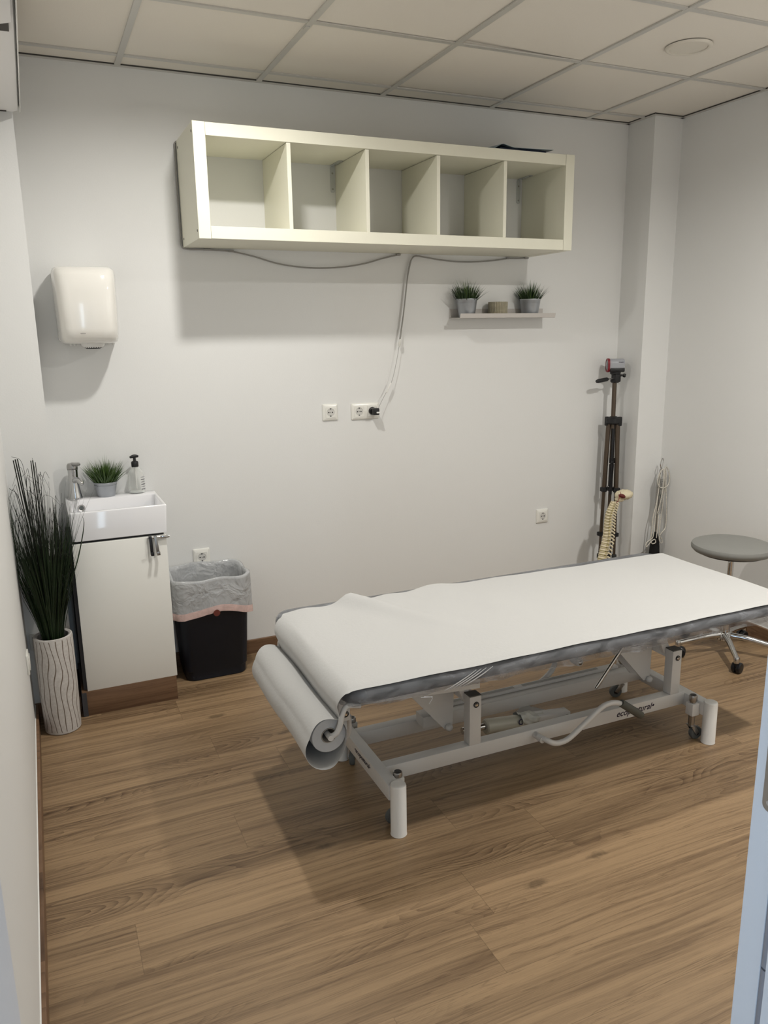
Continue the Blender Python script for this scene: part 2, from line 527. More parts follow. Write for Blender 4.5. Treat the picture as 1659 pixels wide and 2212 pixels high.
def prism(bm, poly, y0, y1, plane='xz'):
    """extrude a polygon given in a plane"""
    def mk(p, d):
        if plane == 'xz': return (p[0], d, p[1])
        if plane == 'yz': return (d, p[0], p[1])
        return (p[0], p[1], d)
    a = [bm.verts.new(mk(p, y0)) for p in poly]
    b = [bm.verts.new(mk(p, y1)) for p in poly]
    n = len(poly)
    bm.faces.new(a); bm.faces.new(b[::-1])
    for i in range(n):
        bm.faces.new((a[i], b[i], b[(i + 1) % n], a[(i + 1) % n]))


def grid_surf(bm, f, nu, nv):
    vs = [[bm.verts.new(f(i / nu, j / nv)) for j in range(nv + 1)] for i in range(nu + 1)]
    for i in range(nu):
        for j in range(nv):
            bm.faces.new((vs[i][j], vs[i + 1][j], vs[i + 1][j + 1], vs[i][j + 1]))
    return vs


def thicken(bm, t):
    bm.normal_update()
    bmesh.ops.solidify(bm, geom=bm.faces[:], thickness=t)


def rrect(w, d, r, n=6):
    """rounded rectangle outline centred at 0"""
    pts = []
    for cx, cy, a0 in ((w / 2 - r, d / 2 - r, 0), (-w / 2 + r, d / 2 - r, PI / 2), (-w / 2 + r, -d / 2 + r, PI), (w / 2 - r, -d / 2 + r, 1.5 * PI)):
        for k in range(n + 1):
            a = a0 + PI / 2 * k / n
            pts.append((cx + r * math.cos(a), cy + r * math.sin(a)))
    return pts


def loft(bm, loops, cap0=True, cap1=True):
    R = [[bm.verts.new(p) for p in L] for L in loops]
    n = len(R[0])
    for a, b in zip(R, R[1:]):
        for k in range(n):
            bm.faces.new((a[k], a[(k + 1) % n], b[(k + 1) % n], b[k]))
    if cap0: bm.faces.new(R[0][::-1])
    if cap1: bm.faces.new(R[-1])


def obj(name, bm, material, parent=None, smooth=True, label=None, angle=38, recalc=True):
    if recalc:
        bmesh.ops.recalc_face_normals(bm, faces=bm.faces)
    org = Vector((0, 0, 0))
    root = parent
    while root is not None:
        org += root.location
        root = root.parent
    if org.length > 0:
        bmesh.ops.translate(bm, verts=bm.verts, vec=-org)
    if smooth:
        for f in bm.faces: f.smooth = True
        lim = math.radians(angle)
        for e in bm.edges:
            if len(e.link_faces) == 2:
                if e.calc_face_angle(0.0) > lim: e.smooth = False
    me = bpy.data.meshes.new(name)
    bm.to_mesh(me)
    bm.free()
    me.materials.append(M[material] if isinstance(material, str) else material)
    o = bpy.data.objects.new(name, me)
    COL.objects.link(o)
    if parent is not None:
        o.parent = parent
    if label: o['label'] = label
    return o


def thing(name, label, cat, loc=(0, 0, 0), group=None):
    o = bpy.data.objects.new(name, None)
    o.empty_display_size = 0.05
    COL.objects.link(o)
    o.location = loc
    o['label'] = label
    o['category'] = cat
    if group: o['group'] = group
    return o


def tag(o, label, cat, group=None):
    o['label'] = label
    o['category'] = cat
    if group: o['group'] = group
    return o


def struct(name, bm, material, smooth=False, parent=None):
    o = obj(name, bm, material, parent, smooth)
    if parent is None: o['kind'] = 'structure'
    return o


def text_mesh(name, body, size, mtx, material, parent, shear=0.0, extrude=0.0002, bold=0.0, align='CENTER'):
    c = bpy.data.curves.new(name, 'FONT')
    c.body = body
    c.size = size
    c.shear = shear
    c.extrude = extrude
    c.offset = bold
    c.align_x = align
    c.align_y = 'CENTER'
    t = bpy.data.objects.new(name, c)
    COL.objects.link(t)
    dg = bpy.context.evaluated_depsgraph_get()
    me = bpy.data.meshes.new_from_object(t.evaluated_get(dg))
    bpy.data.objects.remove(t, do_unlink=True)
    bm = bmesh.new()
    bm.from_mesh(me)
    bpy.data.meshes.remove(me)
    bm.transform(mtx)
    return obj(name, bm, material, parent, smooth=False, recalc=False)


def frame_mtx(org, xdir, ydir):
    x = Vector(xdir).normalized(); y = Vector(ydir).normalized(); z = x.cross(y)
    m = Matrix((x, y, z)).transposed().to_4x4()
    m.translation = Vector(org)
    return m


# ------------------------------------------------------------------ the room
XL, XR, YF, ZC = -0.81, 2.66, -3.16, 2.689
DX0, DX1, DZ = -0.73, 0.03, 2.06          # doorway
bm = bmesh.new(); box(bm, XL - 0.6, XR + 0.2, -5.7, 0.2, -0.08, 0.0)
struct('floor', bm, 'floor')
bm = bmesh.new(); box(bm, XL - 0.15, XR + 0.15, 0.0, 0.14, 0, 2.8)
struct('wall_back', bm, 'wall')
bm = bmesh.new()
prism(bm, [(XL - 0.14, 0.0), (XL - 0.14, YF - 0.12), (XL, YF - 0.12), (XL, -0.30), (-0.64, -0.30), (-0.64, 0.0)], 0, 2.8, 'xy')
struct('wall_left', bm, 'wall')
bm = bmesh.new()
prism(bm, [(XR + 0.14, 0.0), (XR + 0.14, YF - 0.12), (XR, YF - 0.12), (XR, -0.206), (2.47, -0.206), (2.47, 0.0)], 0, 2.8, 'xy')
struct('wall_right', bm, 'wall')
bm = bmesh.new()
box(bm, XL, DX0 - 0.03, YF - 0.12, YF, 0, 2.8)
box(bm, DX1 + 0.05, XR, YF - 0.12, YF, 0, 2.8)
box(bm, DX0 - 0.03, DX1 + 0.05, YF - 0.12, YF, DZ + 0.03, 2.8)
struct('wall_front', bm, 'wall')
# corridor shell behind the camera
bm = bmesh.new()
box(bm, -1.45, -1.35, -5.6, YF - 0.12, 0, 2.6)
box(bm, 1.2, 1.3, -5.6, YF - 0.12, 0, 2.6)
box(bm, -1.45, -1.12, -5.66, -5.56, 0, 2.6)
box(bm, 0.42, 1.3, -5.66, -5.56, 0, 2.6)
box(bm, -1.12, 0.42, -5.66, -5.56, 2.42, 2.6)
box(bm, -1.45, XL - 0.14, YF - 0.12, YF - 0.02, 0, 2.6)
struct('wall_corridor', bm, 'wall')
bm = bmesh.new(); box(bm, -1.45, 1.3, -5.66, YF - 0.12, 2.6, 2.68)
struct('ceiling_corridor', bm, 'tile')

# ceiling tiles in their grid
bm = bmesh.new()
GX, GY, T = -0.22, -0.14, 0.6
for i in range(-1, 6):
    for j in range(-1, 6):
        xa, xb = GX + i * T, GX + (i + 1) * T
        yb, ya = GY - j * T, GY - (j + 1) * T
        xa = max(xa, XL); xb = min(xb, XR); ya = max(ya, YF); yb = min(yb, 0)
        if xb - xa < 0.01 or yb - ya < 0.01: continue
        dz = random.uniform(0, 0.002)
        lift = 0.014 if (i == 2 and j == 1) else 0.0
        if (i, j) in ((0, 1), (3, 3)):      # tile cut out for a lamp with its added beam cup
            hx, hy = (0.08, -1.04) if i == 0 else (1.88, -2.24)
            q = 0.0615
            for a0, a1, b0, b1 in ((xa, hx - q, ya, yb), (hx + q, xb, ya, yb), (hx - q, hx + q, ya, hy - q), (hx - q, hx + q, hy + q, yb)):
                box(bm, a0, a1, b0, b1, ZC + 0.004, ZC + 0.019)
            continue
        vs = [bm.verts.new((xa, ya, ZC + 0.004 + dz)), bm.verts.new((xb, ya, ZC + 0.004 + dz)),
              bm.verts.new((xb, yb, ZC + 0.004 + dz)), bm.verts.new((xa, yb, ZC + 0.004 + dz + lift))]
        bm.faces.new(vs)
        top = [bm.verts.new((v.co.x, v.co.y, v.co.z + 0.015)) for v in vs]
        bm.faces.new(top[::-1])
        for k in range(4):
            bm.faces.new((vs[k], vs[(k + 1) % 4], top[(k + 1) % 4], top[k]))
box(bm, XL - 0.14, XR + 0.14, YF - 0.12, 0.1, ZC + 0.035, ZC + 0.07)
ceil = struct('ceiling', bm, 'tile')
bm = bmesh.new()
for i in range(0, 5):
    x = GX + i * T
    box(bm, x - 0.012, x + 0.012, YF, 0, ZC - 0.0015, ZC + 0.004)
for j in range(0, 6):
    y = GY - j * T
    for i in range(-1, 6):
        xa = max(GX + i * T + 0.0125, XL); xb = min(GX + (i + 1) * T - 0.0125, XR)
        if xb > xa: box(bm, xa, xb, y - 0.012, y + 0.012, ZC - 0.001, ZC + 0.004)
# small splice clip on a runner
box(bm, GX + 1 * T - 0.011, GX + 1 * T + 0.006, GY - T + 0.03, GY - T + 0.06, ZC - 0.006, ZC - 0.001)
struct('ceiling_grid', bm, 'grid', parent=ceil)
# shadow-gap angle round the walls
bm = bmesh.new()
a = 0.02
box(bm, XL, XR, -a, 0, ZC - 0.003, ZC + 0.004)
box(bm, -0.64 - 0.0, -0.64 + a, -0.30, 0, ZC - 0.003, ZC + 0.004)
box(bm, XL, -0.64 + a, -0.30 - a, -0.30, ZC - 0.003, ZC + 0.004)
box(bm, XL, XL + a, YF, -0.30, ZC - 0.003, ZC + 0.004)
box(bm, 2.47 - a, 2.47, -0.206, 0, ZC - 0.003, ZC + 0.004)
box(bm, 2.47 - a, XR, -0.206 - a, -0.206, ZC - 0.003, ZC + 0.004)
box(bm, XR - a, XR, YF, -0.206, ZC - 0.003, ZC + 0.004)
o = struct('trim_1', bm, 'grid')
bm = bmesh.new()
a2 = a + 0.0016
box(bm, XL, XR, -a2, -a, ZC - 0.0005, ZC + 0.0045)
box(bm, 2.47 - a2, 2.47 - a, -0.206 - a2, 0, ZC - 0.0005, ZC + 0.0045)
box(bm, 2.47 - a2, XR, -0.206 - a2, -0.206 - a, ZC - 0.0005, ZC + 0.0045)
box(bm, XR - a2, XR - a, YF, -0.206 - a2, ZC - 0.0005, ZC + 0.0045)
struct('gap_shade_strip', bm, 'gap', parent=o)  # solid dark strip standing in for the shade beside the wall angle

# skirting
SH = 0.072
bm = bmesh.new(); box(bm, -0.64, 2.47, -0.014, 0, 0, SH, 0.002)
struct('baseboard_back', bm, 'skirt_x')
bm = bmesh.new()
box(bm, XL, XL + 0.014, YF, -0.314, 0, SH, 0.002)
box(bm, XL, -0.626, -0.314, -0.30, 0, SH, 0.002)
box(bm, -0.64, -0.626, -0.30, -0.014, 0, SH, 0.002)
bl = struct('baseboard_left', bm, 'skirt_y')
bm = bmesh.new()
box(bm, XL - 0.001, XL + 0.0035, YF, -0.32, SH - 0.001, SH + 0.003)
struct('sealant_line', bm, 'white_pl', parent=bl)
bm = bmesh.new()
box(bm, XR - 0.014, XR, YF, -0.22, 0, SH, 0.002)
box(bm, 2.456, XR, -0.22, -0.206, 0, SH, 0.002)
box(bm, 2.456, 2.47, -0.206, -0.014, 0, SH, 0.002)
br = struct('baseboard_right', bm, 'skirt_y')
bm = bmesh.new()
box(bm, XR - 0.0035, XR + 0.001, YF, -0.22, SH - 0.001, SH + 0.003)
struct('sealant_line', bm, 'white_pl', parent=br)

# doorway lining, camera side
bm = bmesh.new()
box(bm, DX1, DX1 + 0.05, YF - 0.032, YF, 0, DZ, 0.001)
box(bm, DX1 - 0.004, DX1 + 0.05, YF - 0.155, YF - 0.042, 0, DZ, 0.001)
box(bm, DX0 - 0.03, DX0, YF - 0.155, YF, 0, DZ, 0.003)
box(bm, DX0, DX1, YF - 0.155, YF, DZ, DZ + 0.03, 0.001)
jamb = struct('door_1', bm, 'jamb')
bm = bmesh.new()
tube(bm, [(DX1 + 0.006, YF - 0.037, 0.0), (DX1 + 0.006, YF - 0.037, 0.868)], 0.007, 10)
tube(bm, [(DX1 + 0.005, YF - 0.038, 0.872), (DX1 + 0.006, YF - 0.037, DZ)], 0.007, 10)
struct('door_gasket', bm, 'gasket', parent=jamb, smooth=True)
bm = bmesh.new()
poly = [(YF - 0.0217 + p[0], 1.168 + p[1]) for p in rrect(0.017, 0.205, 0.0083, 6)]
prism(bm, poly, DX1 - 0.0012, DX1 + 0.001, 'yz')
sp = struct('strike_plate', bm, 'chrome_dull', parent=jamb)
bm = bmesh.new()
cyl(bm, (DX1 - 0.0018, YF - 0.0217, 1.076), (DX1 - 0.0005, YF - 0.0217, 1.076), 0.0030, 12)
struct('screw', bm, 'steel', parent=sp)


# ------------------------------------------------------------------ ceiling lamps
def downlight(x, y, lit, label, strength=0):
    t = thing('ceiling_downlight', label, 'ceiling light', (x, y, ZC + 0.004), 'round ceiling downlights')
    bm = bmesh.new()
    lathe(bm, [(0.073, -0.001), (0.0735, -0.006), (0.080, -0.0075), (0.086, -0.006), (0.0905, -0.001), (0.091, 0.001), (0.073, 0.001)], (x, y, ZC + 0.0005), seg=64)
    obj('ring', bm, 'lamp_ring', t)
    if lit:
        bm = bmesh.new()
        lathe(bm, [(0.0735, -0.006), (0.0600, -0.0045), (0.0595, 0.0135)], (x, y, ZC), seg=48)  # grey cup added to cut grazing light and narrow the beam
        obj('beam_cup', bm, 'lamp_cup', t, recalc=False)
    bm = bmesh.new()
    if lit:
        lathe(bm, [(0.0, 0.0115), (0.03, 0.0115), (0.0592, 0.012)], (x, y, ZC), seg=48)
    else:
        lathe(bm, [(0.0, -0.0035), (0.05, -0.0033), (0.073, -0.002)], (x, y, ZC), seg=48)
    obj('diffuser', bm, emitter('lamp_lit', strength) if lit else 'lamp_off', t)
    return t


downlight(0.08, -1.04, True, 'lit round downlight in the ceiling tile nearest the wall cube shelf', LAMP_UNIT * LAMP_A)
downlight(1.88, -2.24, True, 'lit round downlight in the ceiling above the middle of the room', LAMP_UNIT * LAMP_C)
downlight(1.868, -1.048, False, 'unlit round downlight in the ceiling tile near the right wall')

# ------------------------------------------------------------------ air conditioner
ac = thing('air_conditioner', 'white split air conditioner high on the left wall with open louvre', 'air conditioner', (XL, -0.9, 2.40))
ay0, ay1 = -1.62, -0.33
bm = bmesh.new()
prof = [(XL, 2.40), (-0.640, 2.40), (-0.622, 2.405), (-0.615, 2.425), (-0.615, 2.60), (-0.635, 2.655), (-0.68, 2.67), (XL, 2.67)]
prism(bm, prof, ay0, ay1, 'xz')
obj('casing', bm, 'ac', ac, angle=50)
bm = bmesh.new()
box(bm, -0.80, -0.634, -1.60, -1.182, 2.396, 2.4005)
obj('outlet_slot', bm, 'gap', ac)
bm = bmesh.new()
prism(bm, [(-0.795, -1.60), (-0.628, -1.60), (-0.628, -1.278), (-0.795, -1.15)], 2.388, 2.392, 'xy')
obj('louvre', bm, 'ac', ac)
bm = bmesh.new()
box(bm, -0.6155, -0.6125, ay0, ay1, 2.398, 2.655, 0.001)
obj('front_panel', bm, 'white_pl', ac)
bm = bmesh.new()
box(bm, -0.80, -0.66, ay1 - 0.012, ay1 - 0.004, 2.397, 2.4005)
obj('drain_slot', bm, 'gap', ac)

# ------------------------------------------------------------------ cube shelf on the wall
SX, SL, SD, SZ, SHh, ST = 0.0, 1.834, 0.378, 1.975, 0.44, 0.05
sh = thing('cube_shelf', 'cream five compartment cube shelf mounted high on the back wall', 'shelf', (SX + SL / 2, -SD / 2, SZ))
for nm, args in (('side_panel', (SX, SX + ST)), ('side_panel', (SX + SL - ST, SX + SL))):
    bm = bmesh.new(); box(bm, args[0], args[1], -SD, -0.0005, SZ, SZ + SHh, 0.0008, 1)
    obj(nm, bm, 'cream', sh)
bm = bmesh.new(); box(bm, SX + ST + 0.0006, SX + SL - ST - 0.0006, -SD + 0.001, -0.0005, SZ + SHh - ST, SZ + SHh - 0.001, 0.0008, 1)
obj('top_board', bm, 'cream', sh)
bm = bmesh.new(); box(bm, SX + ST + 0.0006, SX + SL - ST - 0.0006, -SD + 0.001, -0.0005, SZ + 0.001, SZ + ST, 0.0008, 1)
obj('bottom_board', bm, 'cream', sh)
for xm in (0.3925, 0.7450, 1.0930, 1.4455):
    bm = bmesh.new(); box(bm, xm - 0.0085, xm + 0.0085, -SD + 0.004, -0.0005, SZ + ST, SZ + SHh - ST - 0.0018, 0.0006, 1)
    obj('divider', bm, 'cream', sh)
for yy in (-0.352, -0.045):
    for zz in (SZ + 0.033, SZ + SHh - 0.033):
        bm = bmesh.new()
        cyl(bm, (SX - 0.0008, yy, zz), (SX + 0.001, yy, zz), 0.0052, 12)
        obj('screw_hole', bm, 'gap', sh)


def angle_bracket(x, label):
    t = thing('angle_bracket', label, 'bracket', (x, 0, 2.30), 'steel brackets inside the cube shelf')
    zt = SZ + SHh - ST
    bm = bmesh.new()
    prism(bm, [(x + p[0], zt - 0.062 + p[1]) for p in rrect(0.022, 0.118, 0.009, 5)], -0.0035, -0.001, 'xz')
    obj('wall_leg', bm, 'steel', t)
    bm = bmesh.new()
    prism(bm, [(x + p[0], -0.062 + p[1]) for p in rrect(0.022, 0.118, 0.009, 5)], zt - 0.0035, zt - 0.001, 'xy')
    obj('shelf_leg', bm, 'steel', t)
    for k in (0.035, 0.105):
        bm = bmesh.new()
        lathe(bm, [(0, 0.0022), (0.0035, 0.0018), (0.0045, 0)], (x, -0.0035, zt - k), (0, -1, 0), 12)
        obj('screw', bm, 'chrome_dull', t)
        bm = bmesh.new()
        lathe(bm, [(0, 0.0022), (0.0035, 0.0018), (0.0045, 0)], (x, -k, zt - 0.0035), (0, 0, -1), 12)
        obj('screw', bm, 'chrome_dull', t)


angle_bracket(0.722, 'grey steel angle bracket in the second compartment of the cube shelf')
angle_bracket(1.762, 'grey steel angle bracket in the rightmost compartment of the cube shelf')

fo = thing('document_folder', 'dark blue folder with pale plastic cover lying on top of the cube shelf', 'folder', (1.56, -0.30, SZ + SHh))
bm = bmesh.new(); box(bm, 1.43, 1.69, -0.345, -0.13, SZ + SHh - 0.0005, SZ + SHh + 0.014, 0.002)
obj('binder', bm, 'folder', fo)
bm = bmesh.new()
def fsurf(u, v):
    x = 1.392 + 0.335 * u + 0.01 * v
    y = -0.352 + 0.24 * v
    z = SZ + SHh + 0.014 + 0.007 * v + 0.032 * max(0, 1 - abs(u - 0.16) / 0.16) * (0.4 + 0.6 * v) - 0.012 * max(0, (0.12 - u) / 0.12) + 0.006 * u * u
    return (x, y, z + 0.001)
grid_surf(bm, fsurf, 24, 8)
thicken(bm, 0.0012)
obj('plastic_cover', bm, 'folder_l', fo)

# ------------------------------------------------------------------ cables under the shelf
cb = thing('light_cable', 'thin grey cables sagging under the cube shelf and down to the black charger', 'cable', (0.9, -0.01, 1.97))
bm = bmesh.new()
zt = SZ
p1 = [(0.03, -0.006, SZ + SHh + 0.003), (-0.004, -0.006, SZ + SHh - 0.006), (-0.007, -0.006, 2.36), (-0.008, -0.006, 2.2), (-0.0075, -0.006, 2.05), (-0.006, -0.006, 1.985), (0.02, -0.008, 1.970), (0.10, -0.008, 1.970), (0.215, -0.008, 1.966)]
tube(bm, smooth_path(p1, 6), 0.0036, 8)
p2 = [(x, y - 0.006, z) for x, y, z in p1]
tube(bm, smooth_path([(0.03, -0.014, SZ + SHh + 0.003)] + p2[1:], 6), 0.0030, 8)
tube(bm, smooth_path([(0.215, -0.010, 1.966), (0.32, -0.012, 1.945), (0.43, -0.014, 1.916), (0.55, -0.014, 1.901), (0.659, -0.014, 1.899), (0.77, -0.014, 1.907), (0.877, -0.014, 1.925), (0.97, -0.012, 1.950), (1.058, -0.010, 1.970)], 6), 0.0034, 8)
tube(bm, smooth_path([(1.818, -0.010, 1.971), (1.76, -0.010, 1.968), (1.702, -0.010, 1.966), (1.6, -0.012, 1.953), (1.477, -0.014, 1.944), (1.38, -0.014, 1.944), (1.286, -0.014, 1.951), (1.20, -0.014, 1.962), (1.15, -0.015, 1.965), (1.125, -0.018, 1.945), (1.111, -0.02, 1.905), (1.098, -0.024, 1.84), (1.088, -0.026, 1.77), (1.072, -0.027, 1.66), (1.052, -0.028, 1.555)], 6), 0.0036, 8)
tube(bm, smooth_path([(1.160, -0.010, 1.969), (1.135, -0.012, 1.958), (1.118, -0.014, 1.91), (1.101, -0.016, 1.84), (1.092, -0.018, 1.77), (1.076, -0.020, 1.66), (1.056, -0.026, 1.555)], 6), 0.0028, 8)
obj('thick_cable', bm, 'cable', cb)
bm = bmesh.new()
tube(bm, smooth_path([(1.052, -0.028, 1.54), (1.035, -0.03, 1.46), (1.008, -0.032, 1.36), (0.98, -0.034, 1.31), (0.945, -0.038, 1.255), (0.921, -0.045, 1.215), (0.916, -0.054, 1.196)], 6), 0.0013, 6)
obj('thin_cable', bm, 'cable_thin', cb)
bm = bmesh.new()
lathe(bm, [(0, 0), (0.004, 0.001), (0.0075, 0.012), (0.0075, 0.022), (0.0055, 0.034), (0.0035, 0.04), (0, 0.04)], (1.050, -0.029, 1.520), (0.1, 0, 1), 14)
obj('cable_joint', bm, 'cable_w', cb)
bm = bmesh.new()
obox(bm, (0.972, -0.0345, 1.292), (0.998, -0.033, 1.342), 0.010, 0.007, 0.002)
obj('inline_switch', bm, 'white_pl', cb)
for x, z, w in ((0.215, 1.967, 0.022), (0.105, 1.971, 0.03), (1.058, 1.971, 0.02), (1.815, 1.972, 0.024), (1.70, 1.968, 0.02)):
    bm = bmesh.new(); box(bm, x - w / 2, x + w / 2, -0.018, -0.001, z - 0.005, z + 0.0035, 0.001)
    obj('cable_clip', bm, 'cable', cb)


# ------------------------------------------------------------------ sockets
def socket(x, z, label, n=1, pitch=0.071, plug=None, group='wall sockets'):
    W = 0.081 + (n - 1) * pitch
    t = thing('wall_socket', label, 'socket', (x, 0, z), group)
    bm = bmesh.new()
    outer = rrect(W, 0.083, 0.004, 4); mid = rrect(W - 0.002, 0.081, 0.004, 4); inn = rrect(W - 0.018, 0.065, 0.003, 4)
    loft(bm, [[(x + p[0], -0.0005, z + p[1]) for p in outer], [(x + p[0], -0.006, z + p[1]) for p in mid],
              [(x + p[0], -0.011, z + p[1]) for p in inn]])
    obj('cover_frame', bm, 'socket_pl', t)
    for k in range(n):
        cx = x + (k - (n - 1) / 2) * pitch
        bm = bmesh.new()
        # insert with round recess
        N = 48
        R = 0.0205
        angs = [2 * PI * (q + 0.5) / N for q in range(N)]
        sq = [(0.0265 * math.cos(a) / max(abs(math.cos(a)), abs(math.sin(a))), 0.0265 * math.sin(a) / max(abs(math.cos(a)), abs(math.sin(a)))) for a in angs]
        def ring(r, y):
            return [(cx + r * math.cos(a), y, z + r * math.sin(a)) for a in angs]
        loft(bm, [[(cx + p[0], -0.0105, z + p[1]) for p in sq], [(cx + p[0], -0.0125, z + p[1]) for p in sq], ring(R, -0.0125)], cap0=True, cap1=False)
        obj('insert', bm, 'socket_pl', t)
        bm = bmesh.new()
        loft(bm, [ring(R, -0.0125), ring(R - 0.001, -0.0113), ring(R - 0.0015, -0.0113), ring(0.001, -0.0112)], cap0=False, cap1=True)
        rc = obj('recess', bm, 'socket_in', t)
        bm = bmesh.new()
        for dx, dz, r in ((-0.0095, 0, 0.0032), (0.0095, 0, 0.0032), (0, 0, 0.0018)):
            cyl(bm, (cx + dx, -0.0118, z + dz), (cx + dx, -0.0105, z + dz), r, 12)
        box(bm, cx - 0.003, cx + 0.003, -0.0135, -0.011, z - 0.0205, z - 0.0155, 0.0005)
        box(bm, cx - 0.003, cx + 0.003, -0.0135, -0.011, z + 0.0155, z + 0.0205, 0.0005)
        obj('contacts', bm, 'black', rc)
    return t


socket(0.674, 1.206, 'white single wall socket, the left one beside the double socket')
socket(0.8645, 1.202, 'white double wall socket with black charger in its right half', n=2)
socket(1.974, 0.530, 'white single wall socket low on the back wall near the tripod')
socket(-0.012, 0.541, 'white single wall socket just behind the bin liner')
ch = thing('usb_charger', 'black charger plugged into the right half of the double wall socket', 'charger', (0.9, -0.03, 1.202))
bm = bmesh.new()
lathe(bm, [(0, 0), (0.0185, 0), (0.0185, 0.014), (0.0165, 0.016), (0, 0.016)], (0.900, -0.0115, 1.202), (0, -1, 0), 28)
box(bm, 0.889, 0.922, -0.058, -0.026, 1.184, 1.218, 0.004, 3)
obj('charger_body', bm, 'black', ch)
bm = bmesh.new(); box(bm, 0.904, 0.922, -0.0665, -0.057, 1.1925, 1.2005, 0.0015)
obj('usb_plug', bm, 'white_pl', ch)

# ------------------------------------------------------------------ ledge with two plants and a candle holder
lg = thing('wall_ledge', 'small beige grey metal ledge on the back wall under the cube shelf', 'ledge', (1.63, 0, 1.66))
bm = bmesh.new()
x0, x1 = 1.352, 1.937
prof = [(-0.001, 1.708), (-0.0028, 1.708), (-0.0032, 1.6645), (-0.006, 1.6625), (-0.112, 1.6600), (-0.1165, 1.6620), (-0.1215, 1.6815),
        (-0.1232, 1.6810), (-0.1180, 1.6595), (-0.113, 1.6578), (-0.001, 1.6598)]
prism(bm, prof, x0, x1, 'yz')
obj('tray', bm, 'ledge', lg)


def blade_fan(bm, org, n, hmin, hmax, spread, wmin, wmax, rbase, rng, seg=6, curl=0.5, tilt_max=1.0):
    for k in range(n):
        a = rng.uniform(0, 2 * PI)
        rr = rbase * math.sqrt(rng.random())
        b = Vector(org) + Vector((rr * math.cos(a), rr * math.sin(a), 0))
        t = (rr / rbase) * rng.uniform(0.4, 1.0) * tilt_max
        a2 = a + rng.uniform(-0.5, 0.5)
        h = rng.uniform(hmin, hmax) * (1 - 0.25 * t)
        w = rng.uniform(wmin, wmax)
        d0 = Vector((math.cos(a2) * t * spread, math.sin(a2) * t * spread, 1)).normalized()
        out = Vector((math.cos(a2), math.sin(a2), -0.25))
        side = Vector((-math.sin(a2 + rng.uniform(-0.9, 0.9)), math.cos(a2), 0)).normalized()
        prev = None
        cu = curl * rng.uniform(0.1, 1.0) * (0.4 + t)
        for i in range(seg + 1):
            s = i / seg
            p = b + d0 * (h * s) + out * (cu * h * s * s)
            ww = w * (1 - s ** 1.6) * (0.6 + 0.8 * min(1, s * 3)) * 0.5
            if i == seg:
                cur = [bm.verts.new(p)]
            else:
                mid = p + d0.cross(side) * (ww * 0.5)
                cur = [bm.verts.new(p - side * ww), bm.verts.new(mid), bm.verts.new(p + side * ww)]
            if prev:
                if len(cur) == 3:
                    bm.faces.new((prev[0], prev[1], cur[1], cur[0])); bm.faces.new((prev[1], prev[2], cur[2], cur[1]))
                else:
                    bm.faces.new((prev[0], prev[1], cur[0])); bm.faces.new((prev[1], prev[2], cur[0]))
            prev = cur


def potted_grass(x, y, z, r0, r1, h, label, seed, gh, n=150, spread=0.9, matn='blade_deep', dist=0.0, tips='blade'):
    rng = random.Random(seed)
    t = thing('potted_grass', label, 'plant', (x, y, z), 'small potted grasses')
    bm = bmesh.new()
    lathe(bm, [(0, 0.0), (r0 * 0.97, 0.0), (r0, 0.002), (r0 + (r1 - r0) * 0.05, h * 0.06), (r1 * 0.985, h * 0.93), (r1 + 0.0012, h * 0.955), (r1 + 0.0016, h * 0.98), (r1 + 0.0008, h),
               (r1 - 0.001, h), (r1 - 0.002, h * 0.9), (r0 - 0.001, h * 0.3), (0, h * 0.3)], (x, y, z), seg=40)
    obj('pot', bm, 'galv', t)
    bm = bmesh.new()
    lathe(bm, [(0, h * 0.84), (r1 * 0.6, h * 0.83), (r1 * 0.975, h * 0.80)], (x, y, z), seg=24)
    obj('moss', bm, 'soil', t)
    bm = bmesh.new()
    blade_fan(bm, (x, y, z + h * 0.8), n, gh * 0.60, gh, spread, 0.0028, 0.0052, r1 * 0.82, rng, curl=0.22)
    obj('grass', bm, matn, t, recalc=False)
    bm = bmesh.new()
    blade_fan(bm, (x, y, z + h * 0.8), n // 3, gh * 0.85, gh * 1.1, spread * 0.8, 0.0022, 0.004, r1 * 0.7, rng, curl=0.25)
    obj('grass_tips', bm, tips, t, recalc=False)
    return t


potted_grass(1.4225, -0.062, 1.6615, 0.0415, 0.054, 0.094, 'potted grass in zinc pot at the left end of the wall ledge', 3, 0.125, 150, 0.95)
potted_grass(1.8130, -0.060, 1.6615, 0.0425, 0.056, 0.094, 'potted grass in zinc pot at the right end of the wall ledge', 5, 0.120, 150, 0.85)
bm = bmesh.new()
NR = 36
rad = lambda k, r: r * (1 + 0.022 * (1 if k % 4 < 2 else -1))
def rib_ring(r, z): return [(1.611 + rad(k, r) * math.cos(2 * PI * k / (NR * 4)), -0.062 + rad(k, r) * math.sin(2 * PI * k / (NR * 4)), z) for k in range(NR * 4)]
loft(bm, [rib_ring(0.046, 1.6612), rib_ring(0.049, 1.6650), rib_ring(0.0505, 1.738), rib_ring(0.0500, 1.741), rib_ring(0.0475, 1.741), rib_ring(0.0465, 1.672)], True, True)
gm = glassy('ribbed_amber_glass', (0.42, 0.38, 0.27, 1), 0.6, 0.12, nscale=40, lo=0.6, hi=0.85)
cn = thing('candle_holder', 'ribbed smoky glass candle holder between the two plants on the wall ledge', 'candle holder', (1.611, -0.062, 1.661))
obj('glass', bm, gm, cn, angle=20)
bm = bmesh.new()
lathe(bm, [(0, 0.006), (0.044, 0.006), (0.044, 0.045), (0.0, 0.043)], (1.611, -0.062, 1.668), seg=32)
obj('wax', bm, mat('cream_wax', (0.62, 0.56, 0.40), 0.6), cn)

